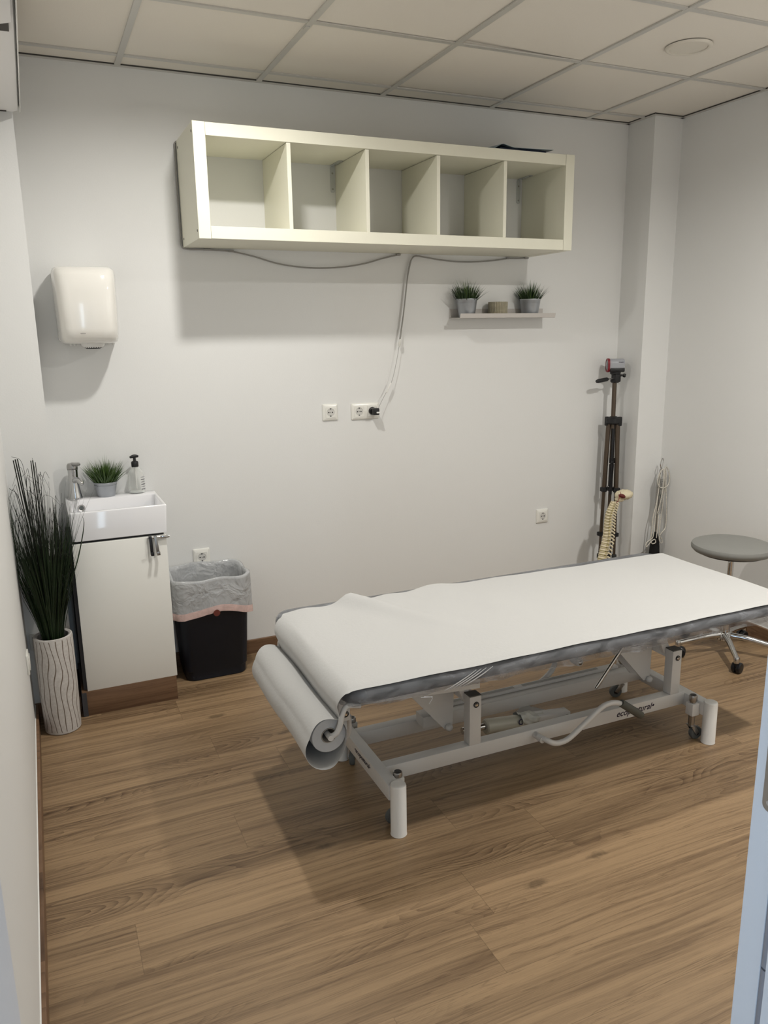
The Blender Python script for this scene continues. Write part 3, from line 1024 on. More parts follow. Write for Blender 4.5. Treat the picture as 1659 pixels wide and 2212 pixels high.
# ------------------------------------------------------------------ paper towel dispenser
pd = thing('towel_dispenser', 'glossy white centre-pull paper towel dispenser on the back wall above the sink', 'dispenser', (-0.43, 0, 1.56))
bm = bmesh.new()
def dloop(z, w, d, r, cx=-0.430, yb=-0.004):
    # outline (x,y) : flat at the wall, bulged rounded front
    pts = []
    n = 44
    for k in range(n):
        a = 2 * PI * k / n
        ex = 0.42
        cxn = math.copysign(abs(math.cos(a)) ** ex, math.cos(a))
        sy = math.sin(a)
        syn = math.copysign(abs(sy) ** (0.28 if sy > 0 else 0.62), sy)
        pts.append((cx + cxn * w / 2 * (1 - 0.04 * (1 if sy < 0 else 0)), yb - d / 2 + syn * d / 2, z))
    return pts
levels = [(1.567, 0.170, 0.120), (1.566, 0.200, 0.150), (1.573, 0.225, 0.185), (1.590, 0.237, 0.205), (1.625, 0.241, 0.214), (1.70, 0.245, 0.218), (1.78, 0.248, 0.214), (1.835, 0.251, 0.204),
          (1.860, 0.248, 0.190), (1.873, 0.236, 0.165), (1.879, 0.20, 0.12)]
loft(bm, [dloop(z, w, d, 0.03, cx=-0.436 + (z - 1.7) * -0.00) for z, w, d in levels])
obj('cover', bm, 'abs', pd, angle=50)
bm = bmesh.new()
box(bm, -0.555, -0.318, -0.055, -0.0005, 1.575, 1.868, 0.012, 3)
obj('back_plate', bm, 'white_pl', pd)
bm = bmesh.new()
lathe(bm, [(0.0, 0.0), (0.036, 0.0), (0.047, 0.010), (0.050, 0.024), (0, 0.024)], (-0.425, -0.115, 1.548), seg=32)
oz = obj('paper_outlet', bm, 'white_pl', pd)
bm = bmesh.new()
lathe(bm, [(0.0, -0.004), (0.028, -0.0035), (0.033, 0.001), (0.0, 0.002)], (-0.425, -0.118, 1.548), seg=32)
for k in range(24):
    a = 2 * PI * k / 24
    p = Vector((-0.425 + 0.033 * math.cos(a), -0.118 + 0.033 * math.sin(a), 1.549))
    q = p + Vector((0.006 * math.cos(a), 0.006 * math.sin(a), 0.003))
    tube(bm, [p, q], 0.0026, 6, True, 0.0006)
obj('serrated_ring', bm, 'black', oz)
for x in (-0.515, -0.50, -0.487, -0.362, -0.345):
    bm = bmesh.new()
    box(bm, x, x + 0.006, -0.10, -0.06, 1.558, 1.568, 0.001)
    obj('bottom_rib', bm, 'white_pl', pd)
text_mesh('logo', 'eunoe', 0.008, frame_mtx((-0.466, -0.2195, 1.608), (1, 0, 0), (0, 0.0, 1)), 'ink', pd)

# ------------------------------------------------------------------ wash basin on its cabinet
BX0, BX1, BY0, BZ0, BZ1 = -0.600, -0.208, -0.362, 0.768, 0.893
sk = thing('wash_basin', 'small rectangular white ceramic wash basin on the white cabinet', 'sink', ((BX0 + BX1) / 2, -0.18, BZ0))
bm = bmesh.new()
cxs = (BX0 + BX1) / 2; w = BX1 - BX0; dpt = 0.36
cyb = BY0 + dpt / 2
def L4(wd, dp, r, z, cx=cxs, cy=cyb): return [(cx + p[0], cy + p[1], z) for p in rrect(wd, dp, r, 5)]
# inner bowl: front part of the slab, rear ledge carries the tap and the plant
icx = cxs + 0.002; icy = -0.2225; iw = w - 0.026; idp = 0.255
loft(bm, [L4(w - 0.03, dpt - 0.02, 0.01, BZ0), L4(w - 0.012, dpt - 0.006, 0.010, BZ0 + 0.004), L4(w, dpt, 0.010, BZ1 - 0.006), L4(w - 0.003, dpt - 0.003, 0.010, BZ1 - 0.0015), L4(w - 0.008, dpt - 0.008, 0.009, BZ1)], True, False)
outer = L4(w - 0.008, dpt - 0.008, 0.009, BZ1)
inn = L4(iw, idp, 0.014, BZ1, icx, icy)
loft(bm, [outer, inn, L4(iw - 0.006, idp - 0.006, 0.014, BZ1 - 0.003, icx, icy), L4(iw - 0.016, idp - 0.012, 0.018, BZ1 - 0.075, icx, icy), L4(iw - 0.05, idp - 0.05, 0.03, BZ1 - 0.092, icx, icy)], False, True)
bmesh.ops.remove_doubles(bm, verts=bm.verts, dist=0.0001)
obj('basin', bm, 'ceramic', sk, angle=45)
bm = bmesh.new()
lathe(bm, [(0, 0), (0.0115, 0.0), (0.012, 0.001), (0.012, 0.002), (0, 0.002)], (-0.537, icy + idp / 2 - 0.006, BZ1 - 0.034), (0, -1, 0.08), 24)
ov = obj('overflow', bm, 'grey_rubber', sk)
bm = bmesh.new()
lathe(bm, [(0.010, 0.0), (0.015, 0.003), (0.0155, 0.001), (0.0155, -0.001)], (-0.537, icy + idp / 2 - 0.008, BZ1 - 0.034), (0, -1, 0.08), 24)

obj('overflow_ring', bm, 'chrome_dull', sk)

fa = thing('mixer_tap', 'chrome single lever mixer tap at the left end of the wash basin', 'tap', (-0.555, -0.05, BZ1))
tx, ty = -0.556, -0.055
bm = bmesh.new()
lathe(bm, [(0, 0), (0.031, 0.0), (0.032, 0.003), (0.030, 0.012), (0.024, 0.045), (0.0205, 0.075), (0.0200, 0.100), (0.0215, 0.130), (0.0225, 0.132), (0.0225, 0.134)], (tx, ty, BZ1), seg=36)
obj('body', bm, 'chrome', fa)
bm = bmesh.new()
tube(bm, smooth_path([(tx, ty - 0.0, BZ1 + 0.080), (tx + 0.012, ty - 0.04, BZ1 + 0.092), (tx + 0.022, ty - 0.075, BZ1 + 0.092), (tx + 0.030, ty - 0.108, BZ1 + 0.082)], 5), lambda s: 0.0125 * math.sqrt(max(0.02, 1 - max(0, (s - 0.8) / 0.2) ** 2)), 16)
obj('spout', bm, 'chrome', fa)
bm = bmesh.new()
lathe(bm, [(0.0225, 0.0), (0.0232, 0.004), (0.0225, 0.016), (0.018, 0.024), (0, 0.026)], (tx, ty, BZ1 + 0.136), seg=32)
tube(bm, smooth_path([(tx, ty, BZ1 + 0.154), (tx + 0.014, ty - 0.04, BZ1 + 0.160), (tx + 0.028, ty - 0.09, BZ1 + 0.168)], 5), lambda s: (0.010 - 0.003 * s) * math.sqrt(max(0.02, 1 - max(0, (s - 0.85) / 0.15) ** 2)), 14)
obj('lever', bm, 'chrome_dull', fa)

potted_grass(-0.424, -0.045, BZ1 + 0.0003, 0.0385, 0.0505, 0.066, 'potted grass in zinc pot on the wash basin between the tap and the soap bottle', 11, 0.135, 260, 1.1, 'blade_mid', tips='blade')
so = thing('soap_bottle', 'clear plastic soap bottle with black pump on the right end of the wash basin', 'bottle', (-0.292, -0.042, BZ1))
sxx, syy = -0.290, -0.042
bm = bmesh.new()
prof = [(0.0, 0.0), (0.032, 0.0), (0.036, 0.004), (0.0365, 0.05), (0.034, 0.085), (0.026, 0.108), (0.014, 0.120), (0.0125, 0.128), (0.0115, 0.128), (0.0128, 0.119), (0.025, 0.106), (0.0325, 0.084), (0.035, 0.05), (0.0345, 0.006), (0, 0.004)]
lathe(bm, prof, (sxx, syy, BZ1 + 0.0003), seg=36, sx=1.0, sy=0.8)
obj('bottle', bm, 'clear', so)
bm = bmesh.new()
lathe(bm, [(0, 0.0), (0.033, 0.0), (0.0335, 0.004), (0, 0.004)], (sxx, syy, BZ1 + 0.005), seg=30, sx=0.99, sy=0.79)
obj('soap', bm, mat('soap_liquid', (0.75, 0.78, 0.76), 0.1), so)
bm = bmesh.new()
lathe(bm, [(0.0155, 0.0), (0.016, 0.002), (0.016, 0.020), (0.014, 0.024), (0.008, 0.026), (0.0065, 0.030), (0.0065, 0.044), (0, 0.044)], (sxx, syy, BZ1 + 0.122), seg=24)
tube(bm, smooth_path([(sxx + 0.018, syy, BZ1 + 0.168), (sxx, syy, BZ1 + 0.170), (sxx - 0.020, syy - 0.004, BZ1 + 0.166)], 4), lambda s: 0.0045 + 0.0035 * math.sin(PI * s), 12)
pm = obj('pump', bm, 'black', so)
bm = bmesh.new()
cyl(bm, (sxx, syy, BZ1 + 0.02), (sxx, syy, BZ1 + 0.124), 0.003, 10)
obj('dip_tube', bm, 'white_pl', so)
bm = bmesh.new()
for r_ in range(6):
    z = BZ1 + 0.075 - r_ * 0.011
    n = 10
    hh_ = 0.0014 if r_ % 2 else 0.0008
    lo_, hi_ = [], []
    for k in range(n + 1):
        a = math.radians(-62 + 62 * k / n)
        lo_.append(bm.verts.new((sxx + 0.0378 * math.cos(a), syy + 0.0378 * 0.8 * math.sin(a), z - hh_)))
        hi_.append(bm.verts.new((sxx + 0.0378 * math.cos(a), syy + 0.0378 * 0.8 * math.sin(a), z + hh_)))
    for k in range(n):
        bm.faces.new((lo_[k], lo_[k + 1], hi_[k + 1], hi_[k]))
obj('label_print', bm, 'ink', so)

cab = thing('basin_cabinet', 'white single door basin cabinet with wood plinth and chrome towel rail', 'cabinet', ((BX0 + BX1) / 2, -0.18, 0))
bm = bmesh.new(); box(bm, -0.612, -0.228, -0.345, -0.02, 0.112, BZ0 - 0.006)
obj('carcass', bm, 'cab_side', cab)
bm = bmesh.new(); box(bm, -0.598, -0.220, -0.366, -0.3455, 0.112, BZ0 - 0.008, 0.0012)
d = obj('door', bm, 'cabinet', cab)
bm = bmesh.new(); box(bm, -0.232, -0.2245, -0.345, -0.02, 0.118, BZ0 - 0.006, 0.001)
obj('side_panel', bm, 'cabinet', cab)
bm = bmesh.new(); box(bm, -0.622, -0.225, -0.368, -0.03, 0.0, 0.112, 0.001)
obj('plinth', bm, 'skirt_x', cab)
bm = bmesh.new()
box(bm, -0.624, -0.604, -0.372, -0.30, 0.0, 0.108)
obj('plinth_side', bm, 'cab_side', cab)
bm = bmesh.new()
tube(bm, [(-0.300, -0.371, BZ0 - 0.012), (-0.208, -0.371, BZ0 - 0.012)], 0.0042, 12)
box(bm, -0.246, -0.212, -0.378, -0.366, BZ0 - 0.017, BZ0 - 0.008, 0.001)
rl = obj('towel_rail', bm, 'chrome', cab)


def hanger_hook(x, dx, mt, lab):
    bm = bmesh.new()
    z = BZ0 - 0.006
    obox(bm, (x, -0.379, z), (x + dx, -0.382, z - 0.078), 0.013, 0.003, 0.0008, up=(0, 1, 0))
    obox(bm, (x + dx, -0.380, z - 0.076), (x + dx, -0.398, z - 0.077), 0.013, 0.003, 0.0006)
    obox(bm, (x + dx, -0.3975, z - 0.079), (x + dx, -0.3975, z - 0.063), 0.013, 0.003, 0.0006, up=(0, 1, 0))
    obox(bm, (x, -0.380, z - 0.001), (x, -0.364, z - 0.001), 0.013, 0.003, 0.0006)
    o = obj('towel_hook', bm, mt, None)
    tag(o, lab, 'hook', 'hooks under the wash basin')


hanger_hook(-0.288, 0.002, 'blackm', 'black flat towel hook hanging under the wash basin, left of the chrome hook')
hanger_hook(-0.267, 0.006, 'chrome_dull', 'chrome flat towel hook hanging under the wash basin, right of the black hook')

# ------------------------------------------------------------------ tall vase with dark grass
vx, vy = -0.708, -0.430
va = thing('floor_vase', 'tall grey cylinder vase with brown wavy lines holding long dark grass', 'vase', (vx, vy, 0))
bm = bmesh.new()
lathe(bm, [(0, 0.0), (0.066, 0.0), (0.0705, 0.004), (0.0715, 0.02), (0.0745, 0.20), (0.0750, 0.405), (0.0735, 0.414), (0.068, 0.416), (0.060, 0.412), (0.058, 0.40), (0.058, 0.25), (0, 0.25)], (vx, vy, 0), seg=64)
obj('vase_body', bm, 'vase', va)
rng = random.Random(21)
bm = bmesh.new()
# dense body of upright blades (tapered, slightly bent strips)
def long_blade(bm, a, tilt, h, w, bend, rb, seg=9, wob=0.0):
    b = Vector((vx + rb * math.cos(a), vy + rb * math.sin(a), 0.36))
    d0 = Vector((math.cos(a) * tilt, math.sin(a) * tilt, 1)).normalized()
    out = Vector((math.cos(a), math.sin(a), -0.15))
    side = Vector((-math.sin(a + rng.uniform(-1.4, 1.4)), math.cos(a), 0)).normalized()
    prev = None
    for i in range(seg + 1):
        s = i / seg
        p = b + d0 * (h * s) + out * (bend * h * s ** 2.2) + side * (wob * math.sin(s * 5 + a * 3))
        p.x = max(p.x, XL + 0.004)
        if p.y > -0.31: p.y = -0.31 - rng.random() * 0.01
        ww = w * 0.5 * (0.7 + 0.5 * math.sin(min(1, s * 1.4) * PI / 2)) * (1 - s ** 3)
        if i == seg: cur = [bm.verts.new(p)]
        else:
            cur = [bm.verts.new(p - side * ww), bm.verts.new(p + d0.cross(side) * ww * 0.6), bm.verts.new(p + side * ww)]
        if prev:
            if len(cur) == 3:
                bm.faces.new((prev[0], prev[1], cur[1], cur[0])); bm.faces.new((prev[1], prev[2], cur[2], cur[1]))
            else:
                bm.faces.new((prev[0], prev[1], cur[0])); bm.faces.new((prev[1], prev[2], cur[0]))
        prev = cur
for k in range(620):
    a = rng.uniform(0, 2 * PI)
    tt = rng.random()
    long_blade(bm, a, 0.02 + 0.17 * tt, rng.uniform(0.28, 0.60) * (1 - 0.25 * tt), rng.uniform(0.0025, 0.0055), rng.uniform(0, 0.16), 0.035 * math.sqrt(rng.random()), wob=rng.uniform(0, 0.003))
for k in range(90):
    a = rng.uniform(0, 2 * PI)
    long_blade(bm, a, 0.05 + 0.12 * rng.random(), rng.uniform(0.55, 0.72), rng.uniform(0.0018, 0.003), rng.uniform(0.02, 0.22), 0.03, wob=rng.uniform(0, 0.006))
obj('grass_blades', bm, 'blade_dark', va, recalc=False)
bm = bmesh.new()
def twig(pts, r0=0.0011, r1=0.0005, n=5):
    tube(bm, smooth_path(pts, n), lambda s: r0 + (r1 - r0) * s, 5)
base = lambda: (vx + rng.uniform(-0.02, 0.02), vy + rng.uniform(-0.02, 0.02), 0.36)
# straight cut cane bundles
for (tx_, ty_, tz_, r) in ((-0.775, -0.42, 1.135, 0.0022), (-0.768, -0.415, 1.138, 0.0026), (-0.760, -0.425, 1.140, 0.0022), (-0.714, -0.41, 1.128, 0.0018), (-0.707, -0.42, 1.130, 0.0022), (-0.699, -0.405, 1.120, 0.0014),
                         (-0.728, -0.43, 1.030, 0.0014)):
    b0 = base()
    tube(bm, smooth_path([b0, ((b0[0] * 0.4 + tx_ * 0.6) + 0.006, (b0[1] + ty_) / 2, 0.78), (tx_, ty_, tz_)], 6), r, 6)
# thick dark leaf bundle on the right
for k in range(5):
    tube(bm, smooth_path([base(), (-0.665 + 0.003 * k, -0.43, 0.70), (-0.652 + 0.002 * k, -0.43, 0.98 - 0.02 * k)], 6), lambda s: 0.0045 * (1 - s ** 2) + 0.0004, 6)
# loose curling hair-thin shoots
for k in range(170):
    a = rng.uniform(0, 2 * PI)
    R = rng.uniform(0.015, 0.105)
    H = rng.uniform(0.70, 1.13) - R * 1.2
    p0 = Vector(base())
    top = Vector((vx + R * math.cos(a), vy + R * 0.8 * math.sin(a), H))
    m1 = p0.lerp(top, 0.5) + Vector((rng.uniform(-0.02, 0.02), rng.uniform(-0.02, 0.02), 0))
    pts = [p0, m1, top]
    if rng.random() < 0.5:
        c = rng.uniform(0.02, 0.06); a2 = rng.uniform(0, 2 * PI)
        pts += [top + Vector((c * 0.5 * math.cos(a2), c * 0.5 * math.sin(a2), c * rng.uniform(0.1, 0.6))), top + Vector((c * 1.2 * math.cos(a2), c * 1.0 * math.sin(a2), -c * rng.uniform(0, 1)))]
    pts = [Vector((max(p.x, XL + 0.003), min(p.y, -0.308), p.z)) for p in pts]
    twig(pts, rng.uniform(0.0008, 0.0014), 0.0004)
# characteristic outlying shoots
twig([base(), (-0.765, -0.43, 0.62), (-0.795, -0.43, 0.76), (-0.797, -0.43, 0.86), (-0.783, -0.43, 0.95)], 0.0016, 0.0008)
twig([base(), (-0.76, -0.43, 0.60), (-0.785, -0.43, 0.70), (-0.79, -0.43, 0.80), (-0.775, -0.43, 0.92), (-0.75, -0.43, 0.86)], 0.0016, 0.0008)
twig([base(), (-0.745, -0.42, 0.75), (-0.770, -0.42, 0.98), (-0.801, -0.42, 1.028)], 0.0014, 0.0010)
twig([base(), (-0.720, -0.42, 0.85), (-0.700, -0.42, 1.03), (-0.708, -0.42, 1.14)], 0.0012, 0.0006)
twig([base(), (-0.700, -0.42, 0.85), (-0.690, -0.42, 1.00), (-0.670, -0.42, 1.08), (-0.655, -0.42, 1.055)], 0.0012, 0.0006)
twig([base(), (-0.640, -0.44, 0.68), (-0.600, -0.45, 0.86), (-0.592, -0.45, 0.91)], 0.0012, 0.0006)
twig([base(), (-0.735, -0.42, 0.95), (-0.745, -0.42, 1.12), (-0.78, -0.42, 1.150)], 0.0012, 0.0006)
obj('twigs', bm, 'stem_black', va, recalc=True)
bm = bmesh.new()
# broad arching leaves
for pts, w in (([(vx + 0.02, vy, 0.38), (-0.645, -0.445, 0.56), (-0.585, -0.455, 0.72), (-0.548, -0.46, 0.86), (-0.552, -0.46, 0.905)], 0.0042),
               ([(vx + 0.02, vy, 0.38), (-0.655, -0.445, 0.52), (-0.635, -0.455, 0.62), (-0.612, -0.46, 0.705)], 0.0036),
               ([(vx - 0.02, vy, 0.38), (-0.765, -0.445, 0.53), (-0.790, -0.45, 0.66), (-0.800, -0.45, 0.78)], 0.0032)):
    tube(bm, smooth_path(pts, 6), lambda s, w=w: w * 0.55 * (0.6 + 0.5 * math.sin(s * PI)) * (1.02 - s ** 4), 6)
obj('long_leaves', bm, 'blade_dark', va)

# items low on the left pilaster behind the vase
socket_l = thing('side_socket', 'white socket low on the left wall just in front of the vase', 'socket', (XL, -0.52, 0.36))
bm = bmesh.new()
box(bm, XL, XL + 0.009, -0.60, -0.52, 0.325, 0.405, 0.003)
obj('cover_frame', bm, 'socket_pl', socket_l)
bm = bmesh.new()
box(bm, XL + 0.009, XL + 0.0125, -0.586, -0.534, 0.339, 0.391, 0.001)
obj('insert', bm, 'socket_pl', socket_l)
pv = thing('corner_socket', 'small pale box low in the left corner behind the vase', 'socket', (-0.79, -0.30, 0.36))
bm = bmesh.new()
box(bm, -0.800, -0.725, -0.312, -0.3005, 0.315, 0.385, 0.003)
obj('cover_frame', bm, 'socket_pl', pv)
bm = bmesh.new()
box(bm, -0.790, -0.738, -0.3145, -0.312, 0.325, 0.375, 0.001)
obj('insert', bm, 'socket_in', pv)

# ------------------------------------------------------------------ waste bin
wb = thing('waste_bin', 'black rectangular waste bin with grey liner beside the basin cabinet', 'bin', (-0.015, -0.13, 0))
bm = bmesh.new()
bcx, bcy = -0.012, -0.132
def BL(w, d, r, z, cx=bcx, cy=bcy): return [(cx + p[0], cy + p[1], z) for p in rrect(w, d, r, 7)]
loft(bm, [BL(0.272, 0.168, 0.04, 0.0), BL(0.285, 0.182, 0.045, 0.004), BL(0.290, 0.186, 0.045, 0.045), BL(0.300, 0.192, 0.045, 0.050), BL(0.345, 0.226, 0.05, 0.47), BL(0.352, 0.232, 0.05, 0.475), BL(0.352, 0.232, 0.05, 0.485),
          BL(0.342, 0.222, 0.05, 0.485), BL(0.285, 0.178, 0.045, 0.02)], True, True)
obj('bin_body', bm, 'bin', wb)
# liner: goes up inside, folds over the rim and hangs outside
bm = bmesh.new()
rngb = random.Random(4)
ph = [rngb.uniform(0, 6.28) for _ in range(8)]
def liner(u, v):
    # u around, v from inside bottom (0) to outside hem (1)
    n = 200
    base = rr_path(u)
    w1 = 0.0045 * math.sin(u * 2 * PI * 9 + ph[0]) + 0.003 * math.sin(u * 2 * PI * 17 + ph[1] + v * 3) + 0.002 * math.sin(u * 2 * PI * 31 + ph[2])
    if v < 0.42:      # inside
        s = v / 0.42
        k = 0.78 + 0.165 * s
        z = 0.16 + (0.497 - 0.16) * s
        k -= 0.02 * (1 - s) * math.sin(u * 2 * PI * 5 + ph[3]) + w1 * 3 * (1 - 0.5 * s)
        k = min(k, 0.775 + 0.17 * s)
    elif v < 0.5:
        s = (v - 0.42) / 0.08
        k = 0.945 + 0.090 * s
        z = 0.497 + 0.004 * math.sin(PI * s)
    else:
        s = (v - 0.5) / 0.5
        front = max(0, -math.sin(u * 2 * PI))
        low = 0.330 - 0.02 * math.sin(u * 2 * PI * 1 + 0.7) + 0.012 * math.sin(u * 2 * PI * 3 + ph[4])
        z = 0.497 - (0.497 - low) * s
        k = 1.035 + 0.022 * s * (1 + math.sin(u * 2 * PI * 4 + ph[5])) + w1 * (1.5 + 2 * s) + 0.010
    z += 0.004 * math.sin(u * 2 * PI * 6 + ph[6]) * (1 if 0.3 < v < 0.6 else 0.3)
    # back rim stands a little higher (bag pulled up)
    if 0.25 < v < 0.75: z += 0.020 * max(0, math.sin(u * 2 * PI)) ** 0.5
    x_, y_ = bcx + base[0] * k, bcy + base[1] * k
    return (x_, min(y_, -0.004), z)
_rr = rrect(0.352, 0.232, 0.055, 12)
_len = [0.0]
for i in range(len(_rr)):
    a_ = Vector((*_rr[i], 0)); b_ = Vector((*_rr[(i + 1) % len(_rr)], 0))
    _len.append(_len[-1] + (b_ - a_).length)
def rr_path(u):
    # arc-length parametrised rounded rectangle, u=0 at +x side
    s = (u % 1.0) * _len[-1]
    for i in range(len(_rr)):
        if s <= _len[i + 1]:
            t = (s - _len[i]) / max(1e-9, _len[i + 1] - _len[i])
            p = _rr[i]; q = _rr[(i + 1) % len(_rr)]
            return (p[0] + (q[0] - p[0]) * t, p[1] + (q[1] - p[1]) * t)
    return _rr[0]
NU, NV = 200, 30
vs = [[bm.verts.new(liner(i / NU, j / NV)) for j in range(NV + 1)] for i in range(NU)]
for i in range(NU):
    for j in range(NV):
        bm.faces.new((vs[i][j], vs[(i + 1) % NU][j], vs[(i + 1) % NU][j + 1], vs[i][j + 1]))
lo = obj('bin_liner', bm, 'liner', wb, angle=80)
bm = bmesh.new()
hv = []
for i in range(NU):
    p = Vector(liner(i / NU, 1.0)); q = Vector(liner(i / NU, 0.97))
    c = Vector((bcx, bcy, 0))
    o2 = (Vector((p.x, p.y, 0)) - c).normalized() * 0.0012
    hv.append([bm.verts.new(q + o2 + V(0, 0, 0.004)), bm.verts.new(p + o2 * 1.6), bm.verts.new(p + o2 * 1.5 + V(0, 0, -0.016)), bm.verts.new(p + o2 * 1.0 + V(0, 0, -0.020))])
for i in range(NU):
    for j in range(3):
        bm.faces.new((hv[i][j], hv[(i + 1) % NU][j], hv[(i + 1) % NU][j + 1], hv[i][j + 1]))
for v_ in bm.verts:
    if v_.co.y > -0.003: v_.co.y = -0.003
hem = obj('liner_hem', bm, 'liner_pink', wb, angle=80)
bm = bmesh.new()
lathe(bm, [(0, 0.0), (0.0155, 0.0), (0.0155, 0.0012), (0, 0.0012)], (-0.008, -0.2700, 0.340), (0, -1, 0), 28)
obj('round_mark', bm, 'brownred', wb)

# ------------------------------------------------------------------ treatment couch
CX0, CX1, CYN, CYF, CZT = 0.057, 1.880, -1.766, -0.992, 0.583
co = thing('treatment_couch', 'white framed hydraulic treatment couch covered with paper in the room centre', 'treatment couch', (0.93, -1.41, 0))
# cushion
bm = bmesh.new()
ccx, ccy = (CX0 + CX1) / 2, (CYN + CYF) / 2
cw, cd = CX1 - CX0, CYF - CYN
def CL(w, d, r, z): return [(ccx + p[0], ccy + p[1], z) for p in rrect(w, d, r, 8)]
loft(bm, [CL(cw - 0.06, cd - 0.06, 0.05, 0.5275), CL(cw - 0.02, cd - 0.02, 0.065, 0.530), CL(cw, cd, 0.075, 0.540), CL(cw + 0.002, cd + 0.002, 0.075, 0.552), CL(cw, cd, 0.075, 0.562), CL(cw - 0.016, cd - 0.016, 0.07, 0.575), CL(cw - 0.05, cd - 0.05, 0.06, 0.580), CL(cw - 0.3, cd - 0.3, 0.05, 0.580)])
obj('cushion', bm, 'vinyl', co)
# plastic film over the cushion
bm = bmesh.new()
_cr = rrect(cw + 0.012, cd + 0.012, 0.10, 10)
rf = random.Random(9)
pf = [rf.uniform(0, 6.28) for _ in range(8)]
def film_loop(off, z, wave=0.0):
    out = []
    n = 360
    base = rrect(cw + off * 2, cd + off * 2, max(0.015, 0.075 + off), 8)
    L = [0.0]
    for i in range(len(base)):
        L.append(L[-1] + math.dist(base[i], base[(i + 1) % len(base)]))
    j = 0
    for k in range(n):
        s = L[-1] * k / n
        while s > L[j + 1]: j += 1
        t = (s - L[j]) / max(1e-9, L[j + 1] - L[j])
        p = base[j]; q = base[(j + 1) % len(base)]
        x = p[0] + (q[0] - p[0]) * t; y = p[1] + (q[1] - p[1]) * t
        wv = wave * (math.sin(s * 21 + pf[0]) + 0.7 * math.sin(s * 47 + pf[1]) + 0.4 * math.sin(s * 90 + pf[2]))
        droop = 0.010 * min(1, max(0, (ccx + x - 0.45) / 0.5)) if z < 0.53 else 0.0
        out.append((ccx + x * (1 + wv * 0.02), ccy + y, z - droop + wv * 0.9 * (1 if z < 0.54 else 0.15)))
    return out
loft(bm, [film_loop(-0.12, 0.5808), film_loop(-0.03, 0.5812), film_loop(-0.006, 0.576, 0.0005), film_loop(0.003, 0.563, 0.001), film_loop(0.005, 0.552, 0.0015), film_loop(0.005, 0.538, 0.003), film_loop(0.002, 0.5235, 0.004), film_loop(-0.03, 0.517, 0.004), film_loop(-0.07, 0.519, 0.003)], False, False)
obj('plastic_cover', bm, 'film', co, angle=80)
bm = bmesh.new()
for x in (0.38, 0.398, 0.416, 0.44):
    tube(bm, smooth_path([(x, CYN - 0.004, 0.523), (x + 0.03, CYN - 0.009, 0.537), (x + 0.075, CYN - 0.008, 0.555), (x + 0.11, CYN - 0.004, 0.570)], 5), lambda s: 0.0009 + 0.0012 * math.sin(PI * s), 6)
tube(bm, smooth_path([(0.31, CYN + 0.0, 0.516), (0.335, CYN - 0.006, 0.510), (0.325, CYN - 0.006, 0.492)], 4), 0.0014, 6)
tube(bm, smooth_path([(0.30, CYN + 0.0, 0.515), (0.335, CYN - 0.008, 0.514)], 4), 0.0016, 6)
obj('plastic_folds', bm, mat('milky_plastic', (0.55, 0.55, 0.56), 0.3), co)

# paper sheet
ps = thing('couch_paper', 'white paper sheet pulled from its roll over the treatment couch', 'paper roll', (0.6, -1.41, 0.585))
prof = [(1.884, 0.5855)]
n_top = 90
for i in range(1, n_top):
    prof.append((1.884 - (1.884 - 0.092) * i / n_top, 0.5865))
for k in range(1, 8):
    a_ = PI / 2 + (PI / 2) * k / 7
    prof.append((0.092 + 0.056 * math.cos(a_), 0.5345 + 0.052 * math.sin(a_)))
for k in range(1, 9):
    s = k / 8
    prof.append((0.036 + 0.022 * s, 0.5345 - 0.075 * s))
plen = [0.0]
for a_, b_ in zip(prof, prof[1:]): plen.append(plen[-1] + math.dist(a_, b_))
def paper(i, v):
    x, z = prof[i]
    # near edge straight, far edge: narrower towards the head end, with a raised fold
    y1 = -1.057 - 0.010 * math.sin(x * 5.1) - 0.012 * math.exp(-((x - 0.02) / 0.10) ** 2)
    y0 = CYN - 0.001 + 0.002 * math.sin(x * 9)
    if x > 1.70: y1 -= 0.02 * (x - 1.70) / 0.18
    if z < 0.585:
        t = min(1, max(0, 0.5865 - z) / 0.12)
        y1 = (-1.085) * (1 - t) + (CYN + 0.615) * t
        y0 = (CYN - 0.001) * (1 - t) + (CYN + 0.035) * t
    y = y0 + (y1 - y0) * v
    dz = 0.0
    if z > 0.58:
        # diagonal ridge that peaks at the far edge near x = 0.34
        c = 0.345 + 0.42 * (1 - v)
        amp = 0.040 * max(0, v - 0.35) / 0.65
        dz += amp * math.exp(-((x - c) / 0.05) ** 2) + amp * 0.22 * math.exp(-((x - c - 0.16) / 0.06) ** 2)
        amp2 = 0.016 * max(0, (v - 0.2)) / 0.8
        c2 = 0.70 + 0.30 * (1 - v)
        dz += amp2 * math.exp(-((x - c2) / 0.09) ** 2)
        dz += 0.006 * max(0, v) * math.exp(-((x - 0.16) / 0.05) ** 2)
        dz += 0.0035 * (1 + math.sin(x * 11 + v * 4)) * v * (1 - v) * 2
        dz += 0.002 * (1 + math.sin(x * 23 - v * 9)) * 0.5
        if v < 0.05: dz += 0.001
        # near edge hangs a touch over the rounded cushion border
        if v < 0.06: dz -= 0.007 * (1 - v / 0.06) ** 2
    else:
        x -= 0.006 * math.sin(v * 7) * 0.5
    return (x, y, z + dz + 0.0005)
NV = 48
vs = [[None] * (NV + 1) for _ in prof]
bm = bmesh.new()
for i in range(len(prof)):
    for j in range(NV + 1):
        vs[i][j] = bm.verts.new(paper(i, j / NV))
for i in range(len(prof) - 1):
    for j in range(NV):
        bm.faces.new((vs[i][j], vs[i + 1][j], vs[i + 1][j + 1], vs[i][j + 1]))
thicken(bm, 0.0006)
obj('paper_sheet', bm, 'paper', ps, angle=70)
